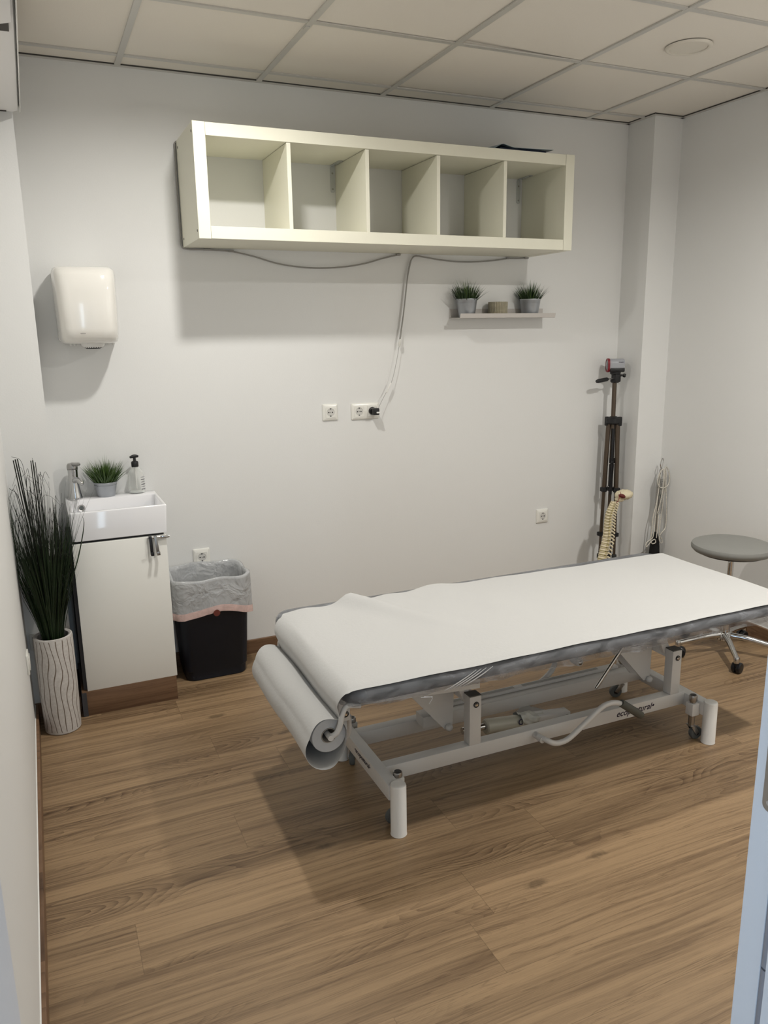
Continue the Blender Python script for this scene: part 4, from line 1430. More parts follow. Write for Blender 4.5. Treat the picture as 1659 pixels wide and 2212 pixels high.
# the roll
RX, RZ, RY0, RY1 = 0.018, 0.434, CYN + 0.045, CYN + 0.655
bm = bmesh.new()
lathe(bm, [(0.024, 0), (0.052, -0.001), (0.0535, 0.001), (0.0535, RY1 - RY0 - 0.001), (0.052, RY1 - RY0), (0.024, RY1 - RY0)], (RX, RY0, RZ), (0, 1, 0), 48)
rj = obj('paper_roll', bm, 'paper_side', ps)
bm = bmesh.new()
lathe(bm, [(0.0235, 0.001), (0.0215, 0.001), (0.0215, RY1 - RY0), (0.0235, RY1 - RY0)], (RX, RY0 - 0.002, RZ), (0, 1, 0), 40)
obj('cardboard_core', bm, 'card', rj)
# loose outer layer sagging below the roll
bm = bmesh.new()
lp = []
n = 64
for k in range(n + 1):
    a_ = PI / 2 + 2 * PI * k / n - 0.12
    sag = max(0, -math.sin(a_ + 0.25))
    r_ = 0.057 + 0.046 * sag ** 1.5
    lp.append((RX - 0.006 + r_ * math.cos(a_) * (1 - 0.10 * sag), RZ + r_ * math.sin(a_)))
NY = 30
vv = []
for (x, z) in lp:
    row = []
    for j in range(NY + 1):
        t = j / NY
        yy = RY0 - 0.010 + 0.004 * math.sin(x * 60 + z * 30) + (RY1 - RY0 + 0.018) * t
        wob = 0.002 * math.sin(t * 9 + x * 20)
        row.append(bm.verts.new((x + wob, yy, z + wob * 0.5)))
    vv.append(row)
for i in range(n):
    for j in range(NY):
        bm.faces.new((vv[i][j], vv[i + 1][j], vv[i + 1][j + 1], vv[i][j + 1]))
thicken(bm, 0.0005)
obj('loose_layer', bm, 'paper', ps, angle=70)

# roll holder rod (part of the couch)
bm = bmesh.new()
tube(bm, smooth_path([(0.115, RY0 - 0.012, 0.515), (0.075, RY0 - 0.012, 0.522), (0.058, RY0 - 0.014, 0.502), (0.048, RY0 - 0.015, 0.465), (0.036, RY0 - 0.013, 0.442), (RX + 0.004, RY0 + 0.0, 0.432), (RX, RY0 + 0.035, 0.432), (RX, RY1 - 0.03, 0.432), (RX + 0.004, RY1 + 0.004, 0.434), (0.05, RY1 + 0.014, 0.46), (0.06, RY1 + 0.014, 0.50), (0.10, RY1 + 0.012, 0.515)], 6), 0.0085, 14)
obj('roll_holder', bm, 'frame_white', co)

# base frame
FR, BR = -1.552, -1.302      # near faces of the two long rails
XC0, XC1 = 0.235, 1.587
RZ0, RZ1 = 0.118, 0.172
def bar(name, args, bev=0.0025, m_='frame_white', par=None):
    bm = bmesh.new(); box(bm, *args, bev)
    return obj(name, bm, m_, par or co)
rail_f = bar('side_rail', (XC0 + 0.04, XC1 + 0.005, FR, FR + 0.042, RZ0, RZ1))
rail_b = bar('side_rail', (XC0 + 0.04, XC1 + 0.005, BR, BR + 0.042, RZ0, RZ1))
cb_l = bar('cross_beam', (XC0, XC0 + 0.04, -1.660, -1.165, 0.120, 0.174))
cb_r = bar('cross_beam', (XC1, XC1 + 0.04, -1.650, -1.165, 0.112, 0.166))
for x, y, hgt in ((0.264, -1.672, 0.180), (1.612, -1.664, 0.172), (0.264, -1.158, 0.180), (1.612, -1.158, 0.172)):
    bm = bmesh.new()
    lathe(bm, [(0, 0), (0.0265, 0), (0.0275, 0.0015), (0.0265, 0.004), (0.0262, hgt - 0.006), (0.0245, hgt - 0.001), (0.020, hgt), (0, hgt)], (x, y, 0), seg=36)
    obj('foot', bm, 'white_pl', co)


def castor(x, y, zt, ang=0.6, nut=True, block=None):
    if block:
        bm = bmesh.new(); box(bm, *block, 0.0015)
        blk = obj('castor_block', bm, 'frame_white', co)
    bm = bmesh.new()
    cyl(bm, (x, y, 0.062), (x, y, zt - 0.018), 0.0125, 8)
    lathe(bm, [(0, 0), (0.0155, 0), (0.0160, 0.002), (0.0160, 0.020), (0.0145, 0.024), (0.0115, 0.025)], (x, y, zt - 0.018), seg=24)
    st = obj('castor_stem', bm, 'chrome_dull', co)
    bm = bmesh.new()
    lathe(bm, [(0, 0), (0.0115, 0), (0.0075, -0.004), (0, -0.005)], (x, y, zt + 0.0072), seg=20)
    obj('stem_socket', bm, 'black', st)
    c, s = math.cos(ang), math.sin(ang)
    ax = Vector((c, s, 0)); fw = Vector((-s, c, 0))
    ctr = Vector((x, y, 0.027)) + fw * 0.022
    bm = bmesh.new()
    lathe(bm, [(0, -0.010), (0.018, -0.0105), (0.025, -0.009), (0.027, -0.004), (0.027, 0.004), (0.025, 0.009), (0.018, 0.0105), (0, 0.010)], ctr, ax, 30)
    wl = obj('castor_wheel', bm, 'grey_rubber', co)
    bm = bmesh.new()
    lathe(bm, [(0, -0.0125), (0.009, -0.0120), (0.010, -0.010), (0.010, 0.010), (0.009, 0.0120), (0, 0.0125)], ctr, ax, 20)
    obj('hub', bm, 'black', wl)
    bm = bmesh.new()
    for sg in (-1, 1):
        a_ = Vector((x, y, 0.062)) + ax * (0.0145 * sg)
        b_ = ctr + ax * (0.0145 * sg)
        obox(bm, a_, b_, 0.002, 0.018, 0.0005, up=fw)
    q = Vector((x, y, 0.062))
    obox(bm, q - ax * 0.016, q + ax * 0.016, 0.026, 0.003, 0.0005)
    obj('castor_fork', bm, 'chrome_dull', co)


castor(0.292, -1.607, 0.176, 1.75, block=(0.275, 0.309, -1.625, -1.590, 0.125, 0.165))
castor(1.566, -1.618, 0.184, -1.65, block=(1.548, 1.584, -1.636, -1.600, 0.108, 0.158))
castor(0.292, -1.195, 0.176, 2.7, block=(0.275, 0.309, -1.212, -1.178, 0.125, 0.165))
castor(1.566, -1.205, 0.184, 1.2, block=(1.548, 1.584, -1.222, -1.188, 0.108, 0.158))

# uprights, upper frame, lifting arms
for xc in (0.6185, 1.534):
    bm = bmesh.new(); box(bm, xc - 0.023, xc + 0.023, FR - 0.001, FR + 0.041, RZ1, 0.356, 0.002)
    up = obj('upright_post', bm, 'frame_white', co)
    bm = bmesh.new(); box(bm, xc - 0.0225, xc + 0.0225, FR - 0.0005, FR + 0.0405, 0.3562, 0.3595)
    obj('post_cap', bm, 'frame_under', up)
    bm = bmesh.new()
    lathe(bm, [(0.011, 0.0), (0.011, 0.002), (0.0085, 0.0022), (0.0085, 0.001)], (xc + 0.002, FR - 0.001, 0.325), (0, -1, 0), 24)
    obj('bolt_washer', bm, 'black', up)
    bm = bmesh.new()
    lathe(bm, [(0, 0.0065), (0.0045, 0.006), (0.0065, 0.004), (0.007, 0.001)], (xc + 0.002, FR - 0.001, 0.325), (0, -1, 0), 20)
    obj('bolt', bm, 'chrome', up)
    bm = bmesh.new(); box(bm, xc - 0.020, xc + 0.020, FR + 0.041, BR + 0.12, 0.318, 0.350, 0.002)
    obj('pivot_tube', bm, 'frame_white', co)
    # lifting arm leaning from the pivot up to the bed frame, to the left
    for yy in (-1.500, -1.26):
        bm = bmesh.new()
        obox(bm, (xc - 0.01, yy, 0.338), (xc - 0.075, yy, 0.475), 0.018, 0.034, 0.002)
        obj('lifting_arm', bm, 'frame_white', co)
# bed frame under the cushion
bm = bmesh.new()
prism(bm, [(0.112, 0.508), (0.112, 0.474), (0.575, 0.440), (0.575, 0.508)], -1.652, -1.612, 'xz')
prism(bm, [(0.112, 0.508), (0.112, 0.474), (0.575, 0.440), (0.575, 0.508)], -1.208, -1.170, 'xz')
box(bm, 0.112, 0.150, -1.612, -1.208, 0.472, 0.508, 0.002)
box(bm, 0.537, 0.575, -1.612, -1.208, 0.455, 0.508, 0.002)
obj('head_frame', bm, 'frame_white', co)
bm = bmesh.new()
box(bm, 0.60, 1.74, -1.560, -1.522, 0.470, 0.508, 0.002)
box(bm, 0.60, 1.74, -1.208, -1.170, 0.470, 0.508, 0.002)
box(bm, 1.702, 1.74, -1.522, -1.208, 0.470, 0.508, 0.002)
obj('bed_frame', bm, 'frame_white', co)
bm = bmesh.new(); box(bm, 0.11, 1.76, -1.66, -1.16, 0.5085, 0.527, 0.003)
obj('bed_board', bm, 'frame_under', co)
# pivot lug at the head end
bm = bmesh.new()
box(bm, 0.108, 0.150, -1.560, -1.545, 0.375, 0.460, 0.006)
lug = obj('pivot_lug', bm, 'frame_white', co)
bm = bmesh.new()
lathe(bm, [(0.011, 0.0), (0.011, 0.002), (0.0085, 0.0022), (0.0085, 0.001)], (0.132, -1.560, 0.402), (0, -1, 0), 24)
obj('bolt_washer', bm, 'black', lug)
bm = bmesh.new()
lathe(bm, [(0, 0.0065), (0.0045, 0.006), (0.0065, 0.004), (0.007, 0.001)], (0.132, -1.560, 0.402), (0, -1, 0), 20)
obj('bolt', bm, 'chrome', lug)
bm = bmesh.new()
tube(bm, smooth_path([(0.150, -1.545, 0.385), (0.160, -1.52, 0.345), (0.166, -1.50, 0.30), (0.160, -1.48, 0.27)], 5), 0.0075, 12)
obj('release_handle', bm, 'frame_white', co)
# triangular plates
for pts in ([(0.430, 0.438), (0.600, 0.438), (0.590, 0.192), (0.568, 0.186), (0.556, 0.192), (0.425, 0.345), (0.418, 0.36)],
            [(1.330, 0.470), (1.512, 0.470), (1.508, 0.200), (1.494, 0.190), (1.474, 0.196), (1.345, 0.338), (1.333, 0.36)]):
    bm = bmesh.new()
    prism(bm, pts, -1.438, -1.432, 'xz')
    prism(bm, pts, -1.362, -1.356, 'xz')
    tp = obj('triangle_plate', bm, 'frame_white', co)
    px_ = pts[3][0]
    bm = bmesh.new()
    lathe(bm, [(0, 0), (0.010, 0.001), (0.014, 0.007), (0.013, 0.014), (0.008, 0.020), (0, 0.022)], (px_ + 0.004, -1.438, 0.198), (0, -1, 0), 20)
    obj('pin_cap', bm, 'frame_white', tp)
    bm = bmesh.new()
    box(bm, pts[0][0] + 0.07, pts[1][0] - 0.045, -1.4395, -1.437, 0.352, 0.3545)
    obj('slot', bm, 'black', tp)
bar('lift_block', (0.505, 0.560, -1.372, -1.31, 0.172, 0.215), 0.002)
# slotted guide channel on the rear rail
bm = bmesh.new()
box(bm, 0.66, 1.50, BR + 0.044, BR + 0.075, 0.150, 0.182, 0.002)
gch = obj('guide_channel', bm, 'frame_white', co)
bm = bmesh.new()
box(bm, 0.68, 0.98, BR + 0.052, BR + 0.068, 0.1815, 0.1828)
obj('slot', bm, 'slot_grey', gch)
bm = bmesh.new()
box(bm, 1.02, 1.40, BR + 0.052, BR + 0.068, 0.1815, 0.1828)
obj('slot', bm, 'slot_grey', gch)
# hydraulic ram between the rails
bm = bmesh.new()
cyl(bm, (0.640, -1.422, 0.155), (0.742, -1.42, 0.150), 0.0125, 24)
obj('ram_rod', bm, 'chrome', co)
bm = bmesh.new()
lathe(bm, [(0, 0), (0.024, 0), (0.0285, 0.004), (0.0295, 0.010), (0.0295, 0.145), (0.028, 0.155), (0.020, 0.16), (0, 0.16)], (0.738, -1.42, 0.148), (1, 0, -0.10), 32)
ram = obj('ram_cylinder', bm, 'beige_motor', co)
text_mesh('ram_logo', 'C', 0.030, frame_mtx((0.875, -1.4505, 0.150), (1, 0, -0.1), (0, 0.4, 1)), 'pink_mark', ram, shear=0.3, bold=0.0006)
bm = bmesh.new()
rngw = random.Random(31)
def wrap(u, v):
    a_ = 2 * PI * v
    r_ = (0.031 - 0.013 * u) * (1 + 0.18 * math.sin(a_ * 3 + u * 9) + 0.10 * math.sin(a_ * 7 - u * 14))
    return (0.885 + 0.115 * u, -1.42 + r_ * math.cos(a_), 0.142 - 0.012 * u + r_ * math.sin(a_))
grid_surf(bm, wrap, 16, 40)
bmesh.ops.remove_doubles(bm, verts=bm.verts, dist=0.0002)
obj('plastic_wrap', bm, mat('crumpled_plastic', (0.60, 0.60, 0.55), 0.22), co, angle=70)
bm = bmesh.new()
obox(bm, (0.965, -1.42, 0.135), (1.115, -1.42, 0.120), 0.045, 0.036, 0.006)
sb = obj('swing_bracket', bm, 'frame_white', co)
bm = bmesh.new()
lathe(bm, [(0.0095, 0.0), (0.0095, 0.003), (0.007, 0.003), (0.0065, 0.007), (0, 0.007)], (1.098, -1.443, 0.122), (0, -1, 0), 20)
obj('bolt', bm, 'chrome', sb)
bm = bmesh.new()
obox(bm, (0.97, BR + 0.0, 0.115), (1.13, FR + 0.03, 0.115), 0.07, 0.012, 0.002)
obj('ram_plate', bm, 'frame_white', co)
# curved pedal linkage behind the rear rail and round end
bm = bmesh.new()
tube(bm, smooth_path([(1.205, -1.20, 0.470), (1.210, -1.20, 0.250), (1.207, -1.20, 0.215), (1.180, -1.20, 0.180), (1.12, -1.20, 0.143), (1.05, -1.20, 0.112), (1.02, -1.20, 0.075)], 6), 0.0115, 14)
obj('rear_lever', bm, 'frame_white', co)
bm = bmesh.new()
lathe(bm, [(0, 0), (0.010, 0.0), (0.016, 0.004), (0.018, 0.012), (0.018, 0.05), (0, 0.05)], (1.256, -1.312, 0.262), (0, 1, 0), 24)
box(bm, 1.244, 1.268, -1.29, -1.27, 0.262, 0.47, 0.002)
kn = obj('round_stop', bm, 'frame_white', co)
bm = bmesh.new()
lathe(bm, [(0, -0.004), (0.005, -0.0035), (0.0095, -0.0005), (0.0105, 0.001), (0, 0.001)], (1.256, -1.312, 0.262), (0, 1, 0), 20)
obj('bolt', bm, 'chrome', kn)
bm = bmesh.new()
cyl(bm, (1.353, -1.45, 0.372), (1.223, -1.45, 0.215), 0.0068, 18, bev=0.001)
obj('chrome_lever', bm, 'chrome', co, label='slanted chrome lever rod')
# crank on the near rail
bm = bmesh.new()
tube(bm, smooth_path([(0.868, -1.575, 0.158), (0.884, -1.615, 0.154), (0.905, -1.62, 0.143), (0.935, -1.62, 0.138), (0.975, -1.62, 0.147), (1.042, -1.62, 0.190), (1.109, -1.62, 0.234), (1.148, -1.62, 0.245), (1.185, -1.62, 0.240), (1.215, -1.625, 0.228)], 6), 0.0100, 16)
ck = obj('pump_crank', bm, 'frame_white', co)
bm = bmesh.new()
lathe(bm, [(0, 0), (0.0135, 0.0), (0.0150, 0.003), (0.0155, 0.105), (0.0145, 0.118), (0.008, 0.126), (0, 0.127)], (1.200, -1.624, 0.238), (1.0, -0.05, -0.72), 22)
obj('rubber_grip', bm, 'oil', ck)
bm = bmesh.new(); cyl(bm, (0.872, -1.600, 0.152), (0.872, -1.548, 0.152), 0.012, 16)
obj('crank_hub', bm, 'frame_white', ck)
# lettering
text_mesh('lettering', 'ecopostural\u2022', 0.036, frame_mtx((1.337, FR - 0.0006, 0.146), (1, 0, 0), (0, 0, 1)), 'ink', rail_f, shear=0.28, bold=0.0003)
text_mesh('lettering', '\u2022ecopostural\u2022', 0.026, frame_mtx((XC0 - 0.0006, -1.437, 0.155), (0, -1, 0), (0, 0, 1)), 'ink', cb_l, shear=0.28, bold=0.0003)

# ------------------------------------------------------------------ rolling stool
stx, sty, stz = 2.352, -1.045, 0.556
st = thing('rolling_stool', 'round grey rolling stool with chrome five star base near the right wall', 'stool', (stx, sty, 0))
bm = bmesh.new()
lathe(bm, [(0, -0.030), (0.150, -0.030), (0.176, -0.026), (0.187, -0.014), (0.1885, -0.002), (0.184, 0.009), (0.165, 0.016), (0.10, 0.021), (0, 0.022)], (stx, sty, stz), seg=64)
obj('seat', bm, 'seat', st)
bm = bmesh.new()
lathe(bm, [(0, -0.038), (0.150, -0.038), (0.158, -0.033), (0.158, -0.029), (0, -0.029)], (stx, sty, stz), seg=40)
obj('seat_plate', bm, 'black', st)
bm = bmesh.new()
lathe(bm, [(0, 0.0), (0.022, 0.0), (0.022, 0.30), (0.0135, 0.302), (0.0135, 0.42), (0, 0.42)], (stx, sty, 0.095), seg=28)
obj('gas_column', bm, 'chrome', st)
bm = bmesh.new()
tube(bm, smooth_path([(stx, sty, 0.505), (stx - 0.06, sty - 0.05, 0.503), (stx - 0.115, sty - 0.09, 0.512)], 4), 0.004, 8)
obj('height_lever', bm, 'white_pl', st)
bm = bmesh.new()
lathe(bm, [(0, -0.005), (0.030, -0.005), (0.034, 0.0), (0.034, 0.03), (0.026, 0.042), (0.022, 0.044)], (stx, sty, 0.072), seg=30)
obj('hub', bm, 'chrome', st)
for k, adeg in enumerate((-124, -52, 20, 92, 164)):
    a_ = math.radians(adeg)
    d_ = Vector((math.cos(a_), math.sin(a_), 0))
    e_ = Vector((stx, sty, 0)) + d_ * 0.245
    bm = bmesh.new()
    tube(bm, smooth_path([Vector((stx, sty, 0.098)) + d_ * 0.02, Vector((stx, sty, 0.094)) + d_ * 0.10, Vector((stx, sty, 0.078)) + d_ * 0.20, Vector((stx, sty, 0.070)) + d_ * 0.252], 5), lambda s: 0.0155 - 0.0035 * s, 16)
    lathe(bm, [(0, -0.018), (0.013, -0.018), (0.0145, 0.004), (0.011, 0.012), (0, 0.014)], e_ + V(0, 0, 0.070), seg=20)
    lg_ = obj('base_leg', bm, 'chrome', st)
    ang = a_ + (0.9, -0.5, 1.3, 0.3, 1.0)[k]
    ax = Vector((math.cos(ang), math.sin(ang), 0)); fw = Vector((-ax.y, ax.x, 0))
    cc = e_ + fw * 0.012 + V(0, 0, 0.0262)
    bm = bmesh.new()
    for sg in (-1, 1):
        lathe(bm, [(0, 0.003), (0.022, 0.003), (0.026, 0.005), (0.026, 0.017), (0.022, 0.021), (0.012, 0.022), (0, 0.021)], cc, ax * sg, 28)
    tube(bm, [cc - ax * 0.004, cc + ax * 0.004], 0.02, 16)
    lathe(bm, [(0, 0), (0.009, 0), (0.009, 0.020), (0, 0.020)], e_ + V(0, 0, 0.036), seg=14)
    ww_ = obj('castor', bm, 'wheel', lg_)

# ------------------------------------------------------------------ tripod with level
tx0, ty0 = 2.385, -0.108
tr = thing('tripod', 'folded bronze and black tripod standing in the back right corner', 'tripod', (tx0, ty0, 0))
bm = bmesh.new()
cyl(bm, (2.374, -0.108, 1.03), (2.378, -0.100, 1.302), 0.0125, 20)
obj('centre_column', bm, 'bronze', tr)
bm = bmesh.new()
lathe(bm, [(0, 0), (0.030, 0.0), (0.041, 0.008), (0.041, 0.034), (0.030, 0.040), (0.016, 0.046), (0, 0.046)], (2.376, -0.108, 1.055), seg=24)
for a_ in (math.radians(140), math.radians(-40), math.radians(50)):
    box(bm, 2.376 + 0.033 * math.cos(a_) - 0.012, 2.376 + 0.033 * math.cos(a_) + 0.012, -0.108 + 0.033 * math.sin(a_) - 0.012, -0.108 + 0.033 * math.sin(a_) + 0.012, 1.045, 1.098, 0.004)
obj('collar', bm, 'black', tr)
tops = [(-0.0195, 0.0165), (0.0195, -0.0165), (0.0190, 0.0220)]
bots = [(-0.038, 0.032), (0.036, -0.031), (0.026, 0.030)]
for (ax_, ay_), (bx_, by_) in zip(tops, bots):
    def at(z):
        s = (1.07 - z) / 1.07
        return Vector((2.376 + ax_ + (bx_ - ax_) * s + 0.003 * s, -0.108 + ay_ + (by_ - ay_) * s, z))
    bm = bmesh.new()
    cyl(bm, at(1.055), at(0.665), 0.0135, 18)
    lgo = obj('leg', bm, 'bronze', tr)
    bm = bmesh.new()
    cyl(bm, at(0.665), at(0.40), 0.0100, 16)
    cyl(bm, at(0.40), at(0.03), 0.0075, 14)
    obj('leg_extension', bm, 'bronze', lgo)
    bm = bmesh.new()
    for z, r_ in ((0.668, 0.018), (0.395, 0.0145)):
        cyl(bm, at(z + 0.014), at(z - 0.014), r_, 16, bev=0.003)
        c_ = at(z); s_ = -1 if ax_ < 0 else 1
        q_ = c_ + Vector((0.76, -0.65, 0)) * (s_ * 0.013)
        box(bm, q_.x - 0.008, q_.x + 0.008, q_.y - 0.008, q_.y + 0.008, z - 0.012, z + 0.012, 0.003)
    obj('leg_clamp', bm, 'black', lgo)
    bm = bmesh.new()
    cyl(bm, at(0.272), at(0.244), 0.0145, 14, bev=0.003)
    cyl(bm, at(0.045), at(0.002), 0.012, 14)
    obj('foot', bm, 'rubber', lgo)
bm = bmesh.new()
cyl(bm, (2.376, -0.112, 1.05), (2.378, -0.112, 0.64), 0.0085, 14)
cyl(bm, (2.377, -0.112, 0.845), (2.377, -0.112, 0.825), 0.016, 14, bev=0.003)
cyl(bm, (2.377, -0.112, 0.69), (2.377, -0.112, 0.665), 0.015, 14, bev=0.003)
for sx_ in (-0.012, 0.012):
    cyl(bm, (2.366 + sx_ * 0.76, -0.124 - sx_ * 0.65, 0.86), (2.366 + sx_ * 0.55, -0.122 - sx_ * 0.47, 0.68), 0.003, 8)
obj('brace', bm, 'blackm', tr)
for sx_ in (-0.013, 0.013):
    for z in (0.826, 0.690):
        bm = bmesh.new()
        ellipsoid(bm, V(2.364 + sx_ * 0.76, -0.128 - sx_ * 0.65, z), 0.004, 0.004, 0.004, 10, 6)
        obj('rivet', bm, 'chrome', tr)
bm = bmesh.new()
lathe(bm, [(0, 0), (0.020, 0.0), (0.026, 0.006), (0.026, 0.016), (0.016, 0.022), (0.014, 0.040), (0.024, 0.046), (0.030, 0.052), (0.030, 0.060), (0, 0.060)], (2.380, -0.100, 1.292), seg=20)
box(bm, 2.362, 2.400, -0.128, -0.085, 1.296, 1.342, 0.006)
cyl(bm, (2.400, -0.105, 1.332), (2.428, -0.118, 1.334), 0.006, 12)
cyl(bm, (2.424, -0.116, 1.334), (2.436, -0.122, 1.330), 0.011, 12, bev=0.002)
obj('pan_head', bm, 'black', tr)
bm = bmesh.new()
cyl(bm, (2.372, -0.105, 1.318), (2.315, -0.105, 1.313), 0.0035, 10)
ph_ = obj('pan_handle', bm, 'chrome_dull', tr)
bm = bmesh.new()
tube(bm, [(2.326, -0.105, 1.314), (2.318, -0.105, 1.3135), (2.256, -0.105, 1.306), (2.244, -0.105, 1.304)], lambda s: (0.007 if s < 0.2 else 0.0115) if s < 0.95 else 0.008, 14)
obj('handle_grip', bm, 'black', ph_)

lv = thing('laser_level', 'grey and black laser level with red rim on top of the tripod', 'laser level', (2.375, -0.10, 1.353))
hw, hh = 0.032, 0.037
def lvl(y_, k=1.0, x_off=0.0):
    return [(x_off, -0.100 + p[0] * k, 1.3905 + p[1] * k) for p in rrect(0.066, 0.074, 0.026, 6)]
yaw = math.radians(-9)
def lv_t(bm): bm.transform(Matrix.Translation((2.378, -0.10, 0)) @ Matrix.Rotation(math.radians(-26), 4, 'Z') @ Matrix.Translation((-2.378, 0.10, 0)))
bm = bmesh.new()
loft(bm, [lvl(0, 0.95, 2.334), lvl(0, 1.0, 2.338), lvl(0, 1.0, 2.418), lvl(0, 0.9, 2.424)])
lv_t(bm)
obj('shell', bm, 'grey_shell', lv)
bm = bmesh.new()
box(bm, 2.3405, 2.4245, -0.1345, -0.0655, 1.3530, 1.3785, 0.006)
lv_t(bm)
obj('lower_shell', bm, 'black', lv)
bm = bmesh.new()
o1 = lvl(0, 1.0, 2.329); o2 = lvl(0, 1.06, 2.332); o3 = lvl(0, 1.06, 2.340); o0 = lvl(0, 0.80, 2.329)
loft(bm, [o0, o1, o2, o3], False, True)
lv_t(bm)
obj('red_rim', bm, 'redm', lv)
bm = bmesh.new()
loft(bm, [lvl(0, 0.80, 2.331), lvl(0, 0.5, 2.328)], True, True)
lv_t(bm)
obj('lens_window', bm, 'lens', lv)
mt_ = Matrix.Translation((2.378, -0.10, 0)) @ Matrix.Rotation(math.radians(-26), 4, 'Z') @ Matrix.Translation((-2.378, 0.10, 0)) @ frame_mtx((2.402, -0.1335, 1.409), (1, 0, 0), (0, 0, 1))
text_mesh('maker_lettering', 'kreator', 0.0085, mt_, 'ink', lv, shear=0.15, bold=0.0002)

# ------------------------------------------------------------------ spine model
sp_ = thing('spine_model', 'plastic human spine model with skull base standing in front of the tripod', 'anatomical model', (2.25, -0.30, 0))
SPT = [(2.262, -0.300, 0.645), (2.250, -0.300, 0.615), (2.238, -0.298, 0.58), (2.236, -0.296, 0.54), (2.238, -0.294, 0.50), (2.240, -0.292, 0.46), (2.238, -0.292, 0.42), (2.230, -0.292, 0.38), (2.222, -0.294, 0.34), (2.214, -0.297, 0.30), (2.205, -0.300, 0.26), (2.197, -0.300, 0.22), (2.195, -0.296, 0.19)]
SPT = [(x - 0.016 - 0.020 * (0.645 - z) / 0.45, y, z) for x, y, z in SPT]
path = smooth_path(SPT, 20)
L_ = [0.0]
for a_, b_ in zip(path, path[1:]): L_.append(L_[-1] + (b_ - a_).length)
def on_path(s):
    t = s * L_[-1]
    for i in range(len(path) - 1):
        if t <= L_[i + 1]:
            return path[i].lerp(path[i + 1], (t - L_[i]) / (L_[i + 1] - L_[i]))
    return path[-1]
NVb = 24
cum = [0.0]
for k in range(NVb):
    cum.append(cum[-1] + (0.55 + 0.75 * k / NVb))
tot = cum[-1]
yrot = Matrix.Rotation(math.radians(-28), 3, 'Z')
for k in range(NVb):
    s0, s1 = cum[k] / tot, cum[k + 1] / tot
    p0, p1 = on_path(s0), on_path(s1 * 0.999)
    c = (p0 + p1) / 2
    ax = (p0 - p1).normalized()
    hgt = (p1 - p0).length
    r_ = 0.0165 + 0.0115 * (k / NVb) ** 0.9
    bm = bmesh.new()
    q = hgt * 0.80
    lathe(bm, [(0, -q / 2), (r_, -q / 2), (r_ * 1.02, -q * 0.36), (r_ * 0.86, 0), (r_ * 1.02, q * 0.36), (r_, q / 2), (0, q / 2)], c, ax, 20)
    fwd = yrot @ Vector((1, 0, 0))          # spinous processes point right
    sd = yrot @ Vector((0, -1, 0))
    sl = 0.013 + 0.006 * min(1, k / 8)
    tube(bm, [c + fwd * (r_ * 0.6), c + fwd * (r_ + 0.006) + V(0, 0, -0.001), c + fwd * (r_ + sl) + V(0, 0, -0.006 - 0.006 * (1 - abs(k - 12) / 12))], lambda s: 0.0058 - 0.0014 * s, 8)
    ellipsoid(bm, c + fwd * (r_ + sl) + V(0, 0, -0.008 - 0.006 * (1 - abs(k - 12) / 12)), 0.0052, 0.004, 0.0052, 8, 6)
    for sg in (-1, 1):
        e = c + sd * (sg * (r_ + 0.008)) + fwd * 0.007
        tube(bm, [c + fwd * (r_ * 0.5) + sd * (sg * r_ * 0.4), e], 0.0036, 8, True, 0.0028)
        ellipsoid(bm, e, 0.0036, 0.0036, 0.0042, 8, 6)
        tube(bm, [c + fwd * (r_ * 0.8) + sd * (sg * 0.007) + V(0, 0, hgt * 0.45), c + fwd * (r_ * 0.9) + sd * (sg * 0.008) - V(0, 0, hgt * 0.45)], 0.0034, 8)
    vb = obj('vertebra', bm, 'bone', sp_)
    bm = bmesh.new()
    lathe(bm, [(0, -0.12 * hgt), (r_ * 0.98, -0.12 * hgt), (r_ * 0.98, 0.12 * hgt), (0, 0.12 * hgt)], p1, ax, 18)
    obj('disc', bm, 'disc', vb)
    bm = bmesh.new()
    for sg in (-1, 1):
        a0_ = p1 + fwd * (r_ * 0.6) + sd * (sg * 0.006)
        tube(bm, [a0_, a0_ + sd * (sg * 0.014) - fwd * 0.003 + V(0, 0, -0.004), a0_ + sd * (sg * 0.024) - fwd * 0.010 + V(0, 0, -0.010)], 0.0013, 6)
    obj('nerve', bm, 'nerve', vb)
bm = bmesh.new()
ellipsoid(bm, V(2.316, -0.300, 0.678), 0.054, 0.045, 0.028, 28, 16, Matrix.Rotation(math.radians(-4), 3, 'Y'))
ellipsoid(bm, V(2.285, -0.300, 0.654), 0.022, 0.030, 0.013, 20, 12)
for sg in (-1, 1):
    ellipsoid(bm, V(2.278, -0.300 + sg * 0.016, 0.650), 0.010, 0.007, 0.008, 12, 8)
for v_ in bm.verts:
    n_ = math.sin(v_.co.x * 210) * math.sin(v_.co.y * 190 + 1) * math.sin(v_.co.z * 230 + 2)
    v_.co += Vector((0, 0, 1)) * n_ * 0.005
skb = obj('skull_base', bm, 'bone', sp_, angle=70)
bm = bmesh.new()
ellipsoid(bm, V(2.275, -0.334, 0.680), 0.023, 0.013, 0.012, 18, 10, Matrix.Rotation(math.radians(24), 3, 'Y'))
obj('foramen', bm, 'dred', skb)
bm = bmesh.new()
for sg in (-1, 1):
    tube(bm, smooth_path([(2.262, -0.320 + 0.006 * sg, 0.690), (2.254, -0.335, 0.672), (2.235, -0.345, 0.655), (2.222, -0.350, 0.648)], 4), 0.0014, 6)
tube(bm, smooth_path([(2.278, -0.33, 0.690), (2.262, -0.335, 0.694), (2.258, -0.338, 0.706)], 4), 0.0014, 6)
obj('artery', bm, 'redm', skb)
